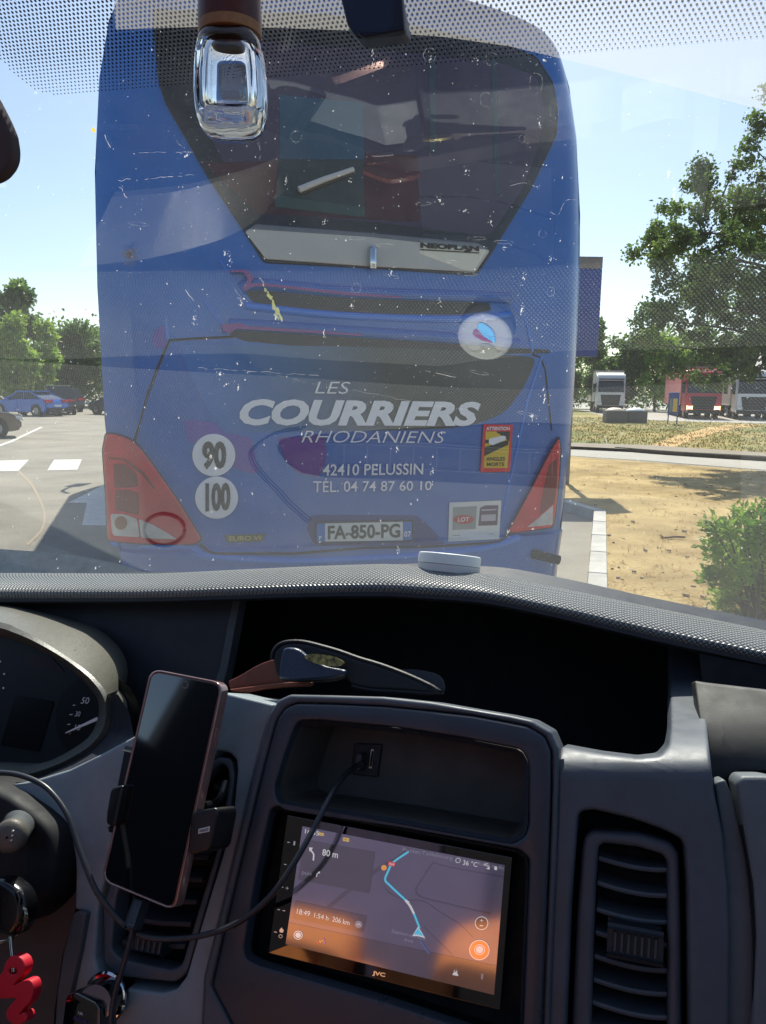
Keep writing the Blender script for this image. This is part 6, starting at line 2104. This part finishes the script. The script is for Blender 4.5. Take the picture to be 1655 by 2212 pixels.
c2 = cable('black cable arching from behind the steering column to the phone plug', [cbk(-60, 1672, .06), cbk(0, 1669, .06), cbk(45, 1675, .06), cbk(90, 1694, .06), cbk(122, 1724, .06), cbk(148, 1765, .06), cbk(165, 1815, .06), cbk(184, 1868, .06), cbk(206, 1920, .058), cbk(232, 1958, .054), cbk(262, 1992, .05), cbk(284, 2006, .048)], .0022)
c3 = cable('black charging cable plugged into the bottom of the phone and hanging down', [cbk(290, 1992, .05), cbk(284, 2020, .05), cbk(274, 2060, .05), cbk(262, 2100, .05), cbk(250, 2140, .05), cbk(242, 2185, .05), cbk(239, 2240, .05), cbk(240, 2320, .05)], .0021)
pu = phm(308, 1940, -.006)
pd_ = cbk(288, 2000, .05)
axp = (pu - pd_).normalized()
mk('plug', box((pu + pd_) / 2, (.0095, .0055, (pu - pd_).length), .002, rd, NP, axp), M_cable, c3)

# usb charger in its socket at the bottom
ch = thing('usb_charger', 'black usb car charger with two ports plugged in below the left vent', 'charger', tuple(cmap(180, 2180, .03)))
chm = planemap(CP + NC * .035, NC)
hp = z4([(500, 2230), (530, 2010), (560, 1968), (610, 1958), (780, 2046), (806, 2090), (812, 2300), (500, 2320)])
cf = mk('charger_head', opanel_bm(rpoly(hp, 5), chm, NC, 0, None, r=3, depth=.02), M_gloss, ch)
text('lettering', '1.0A', z4([(634, 2108), (672, 2122), (669, 2146), (631, 2132)]), chm, .0006, M_print, cf, bold=.01)
mk('usb_port', opanel_bm(z4([(600, 2150), (710, 2192), (704, 2215), (592, 2172)]), chm, NC, .0005, None, depth=.0005), pm('port_violet', srgb(58, 44, 92), .4), cf)
cc = cmap(*z4([(850, 2000)])[0], .004)
mk('socket_ring', tube([cc + (VR * math.cos(a) + CUP * math.sin(a)) * .0165 for a in [6.2832 * i / 28 for i in range(29)]], .0028, 8), M_chrome, ch)
mk('charger_barrel', cyl(cc - NC * .02, cmap(*z4([(760, 2060)])[0], .03), .0135, n=24), M_gloss, ch)

# ------------------------------------------------------------------ things in the tray
tm = planemap(EYE + VF * 0.66 - EZ * .2, NC)
wl = thing('leather_wallet', 'brown leather wallet lying half open in the dashboard tray', 'wallet', tuple(tm(560, 1470, 0)))
M_lea = pm('brown_leather', srgb(122, 62, 42), .42, var=.25, vscale=40, bump=.25, bscale=500, bdist=.0008)
f1 = smooth2(z5([(62, 402), (150, 360), (250, 300), (330, 265), (400, 250), (520, 280), (620, 340), (640, 400), (500, 420), (300, 430), (100, 470), (62, 440)]), 3)
mk('wallet_flap', opanel_bm(f1, tm, NC, .004, None, r=3, depth=.006), M_lea, wl)
f2 = smooth2(z5([(70, 462), (200, 445), (330, 425), (480, 412), (640, 405), (640, 440), (480, 448), (330, 462), (200, 485), (80, 478)]), 3)
mk('wallet_flap', opanel_bm(f2, tm, NC, .010, None, r=4, depth=.006), M_lea, wl)
M_pap = pm('paper_white', srgb(206, 204, 204), .7, var=.04)
pp = thing('paper_card', 'pale card with a printed number sticking out under the wallet', 'card', tuple(tm(530, 1505, 0)))
mk('card_sheet', opanel_bm(z5([(90, 513), (130, 498), (300, 520), (470, 545), (410, 585), (300, 572), (180, 548)]), planemap(EYE + VF * 0.645 - EZ * .2, NC), NC, .002, None, depth=.0015), M_pap, pp)
text('lettering', '6206322', z5([(455, 530), (360, 514), (360, 522), (455, 538)]), planemap(EYE + VF * 0.645 - EZ * .2, NC), .0035, M_ink, pp)
gc = thing('glasses_case', 'dark blue black soft glasses case with a gold oval emblem in the tray', 'glasses case', tuple(tm(690, 1440, .03)))
gm = planemap(EYE + VF * 0.62 - EZ * .2, NC)
M_gcase = pm('case_leather', srgb(12, 15, 22), .55, var=.12, vscale=60, bump=.4, bscale=420, bdist=.0008, spec=.5)
outc = smooth2(z5([(372, 250), (385, 190), (430, 140), (500, 120), (600, 122), (720, 150), (860, 190), (1000, 240), (1150, 285), (1300, 340), (1440, 400), (1560, 465), (1500, 492), (1300, 480), (1100, 470), (950, 440), (880, 370), (780, 398), (620, 408), (480, 405), (425, 398), (390, 350)]), 3)
body_c = mk('case_shell', opanel_bm(outc, gm, NC, .006, None, r=9, depth=.02, mpp=.0008, step=14), M_gcase, gc, smooth=60)
inn_c = smooth2(z5([(420, 385), (422, 300), (440, 200), (470, 160), (560, 168), (640, 225), (760, 290), (900, 320), (890, 358), (780, 384), (620, 395), (500, 396)]), 3)
mk('case_flap', opanel_bm(inn_c, gm, NC, .012, None, r=6, depth=.008, mpp=.0008, step=14), pm('case_leather_bluelit', srgb(46, 60, 82), .36, bump=.5, bscale=380, bdist=.001), body_c, smooth=60)  # blue light falling on the flap is put into its leather colour
ov = [(x, y) for x, y in z5([(750 + 140 * math.cos(t) + 30 * math.sin(t) * 0, 252 + 38 * math.sin(t) + 22 * math.cos(t)) for t in [6.2832 * i / 32 for i in range(32)]])]
ov2 = [(x, y) for x, y in z5([(750 + 122 * math.cos(t), 252 + 30 * math.sin(t) + 20 * math.cos(t)) for t in [6.2832 * i / 32 for i in range(32)]])]
mk('gold_emblem', opanel_bm(ov, gm, NC, .0185, None, depth=.003), pm('gold_foil', srgb(200, 184, 110), .3, metal=.7, col2=srgb(40, 42, 44), vscale=220), body_c, smooth=0)
mk('case_trim', tube(catmull([gm(x, y, .004) for x, y in outc[:: 3]][:16], 3), .0018, 6), M_gcase, body_c)
bl_ = thing('clear_wrapper', 'crumpled clear wrapper lying behind the tip of the glasses case', 'wrapper', tuple(gm(900, 1465, 0)))
mk('wrapper_sheet', opanel_bm(smooth2(z5([(1300, 322), (1400, 320), (1540, 345), (1610, 400), (1612, 500), (1520, 490), (1560, 450), (1440, 385)]), 2), planemap(EYE + VF * .64 - EZ * .2, NC), NC, .002, None, depth=.001), pm('wrapper_film', srgb(96, 98, 104), .25, alpha=.5), bl_)

# ------------------------------------------------------------------ van body round the camera
cab_t = thing('van_cabin', 'grey van cabin around the dashboard with its doors, pillars and seats', 'van', tuple(EYE + V((0, 0, -1.6))))
def vb(name, r, a, z, s, mat, bev=.01):
    return mk(name, box(EYE + VR * r + VF * a + EZ * z, s, bev, VR, VF, EZ), mat, cab_t)
M_lin = pm('headliner', srgb(150, 146, 140), .95, var=.06, vscale=40)
M_seat = pm('seat_cloth', srgb(46, 44, 48), .9, var=.2, vscale=60)
M_tan = pm('reflected_tan', srgb(232, 142, 78), .85, var=.12, vscale=20)
vb('floor_panel', -.45, .0, -1.15, (2.5, 3.2, .05), M_dashd)
vb('rear_bulkhead', -.45, -1.30, -.3, (2.6, .05, 1.9), M_seat)
vb('side_panel', -1.72, -.88, -.2, (.05, .84, 1.8), M_dashd)
for s, r in ((-1, -1.72), (1, .80)):
    vb('door_panel', r, -.1, -.57, (.07, 2.3, 1.05), M_dashd, .02)
    if s > 0:
        vb('door_pillar', r - .02 * s, -.55, .1, (.10, .32, .75), M_lin, .02)
    p0 = wp_(-1.80 if s < 0 else .86, -1.55)
    p1 = wp_(-1.30 if s < 0 else .72, .06)
    mk('windscreen_pillar', tube([p0, p0.lerp(p1, .5), p1], .045, 10), M_dashd, cab_t)
mk('windscreen_header', tube([wp_(-1.3, S_TOP), wp_(.72, S_TOP)], .04, 10), M_lin, cab_t)
vb('driver_seat', -.55, -.32, -.75, (.5, .5, .16), M_seat, .05)
vb('seat_back', -.50, -.66, -.28, (.56, .14, .8), pm('seat_violet', srgb(96, 88, 112), .9, var=.15, vscale=30), .05)  # violet put in for its reflection in the stereo screen
ta = (VF * .82 + EZ * .57).normalized()
tu = VR.cross(ta).normalized()
for r_, w_, z_, h_ in ((-.535, .19, -.50, .52), (-.42, .12, -.56, .50), (-.19, .22, -.44, .52)):  # unseen tan pads, added and shaped for the orange reflection in the stereo
    mk('unseen_tan_pad', box(EYE + VR * r_ + VF * -.42 + EZ * z_, (w_, .10, h_), .05, (VR + tu * (.0 if r_ < -.3 else .5)).normalized() if r_ > -.3 else VR, ta, tu, seg=4), M_tan, cab_t)
vb('passenger_seat', .2, -.32, -.75, (.75, .5, .16), M_seat, .05)
vb('seat_back', .2, -.66, -.3, (.75, .14, .75), M_seat, .05)
# dusty scuttle panel outside the foot of the windscreen
sm = planemap(EYE + VF * 1.66 - EZ * .5, (-VF * .45 + EZ * .9))
scp = smooth2([(-300, 1172), (-120, 1178), (0, 1186), (110, 1194), (200, 1206), (290, 1228), (360, 1258), (420, 1300)], 4)
mk('scuttle_panel', opanel_bm(scp + [(420, 1420), (-300, 1420)], sm, EZ, 0, None, depth=.03), pm('scuttle_dusty', srgb(170, 168, 156), .9, var=.2, vscale=30, bump=.4, bscale=200, bdist=.002), cab_t)
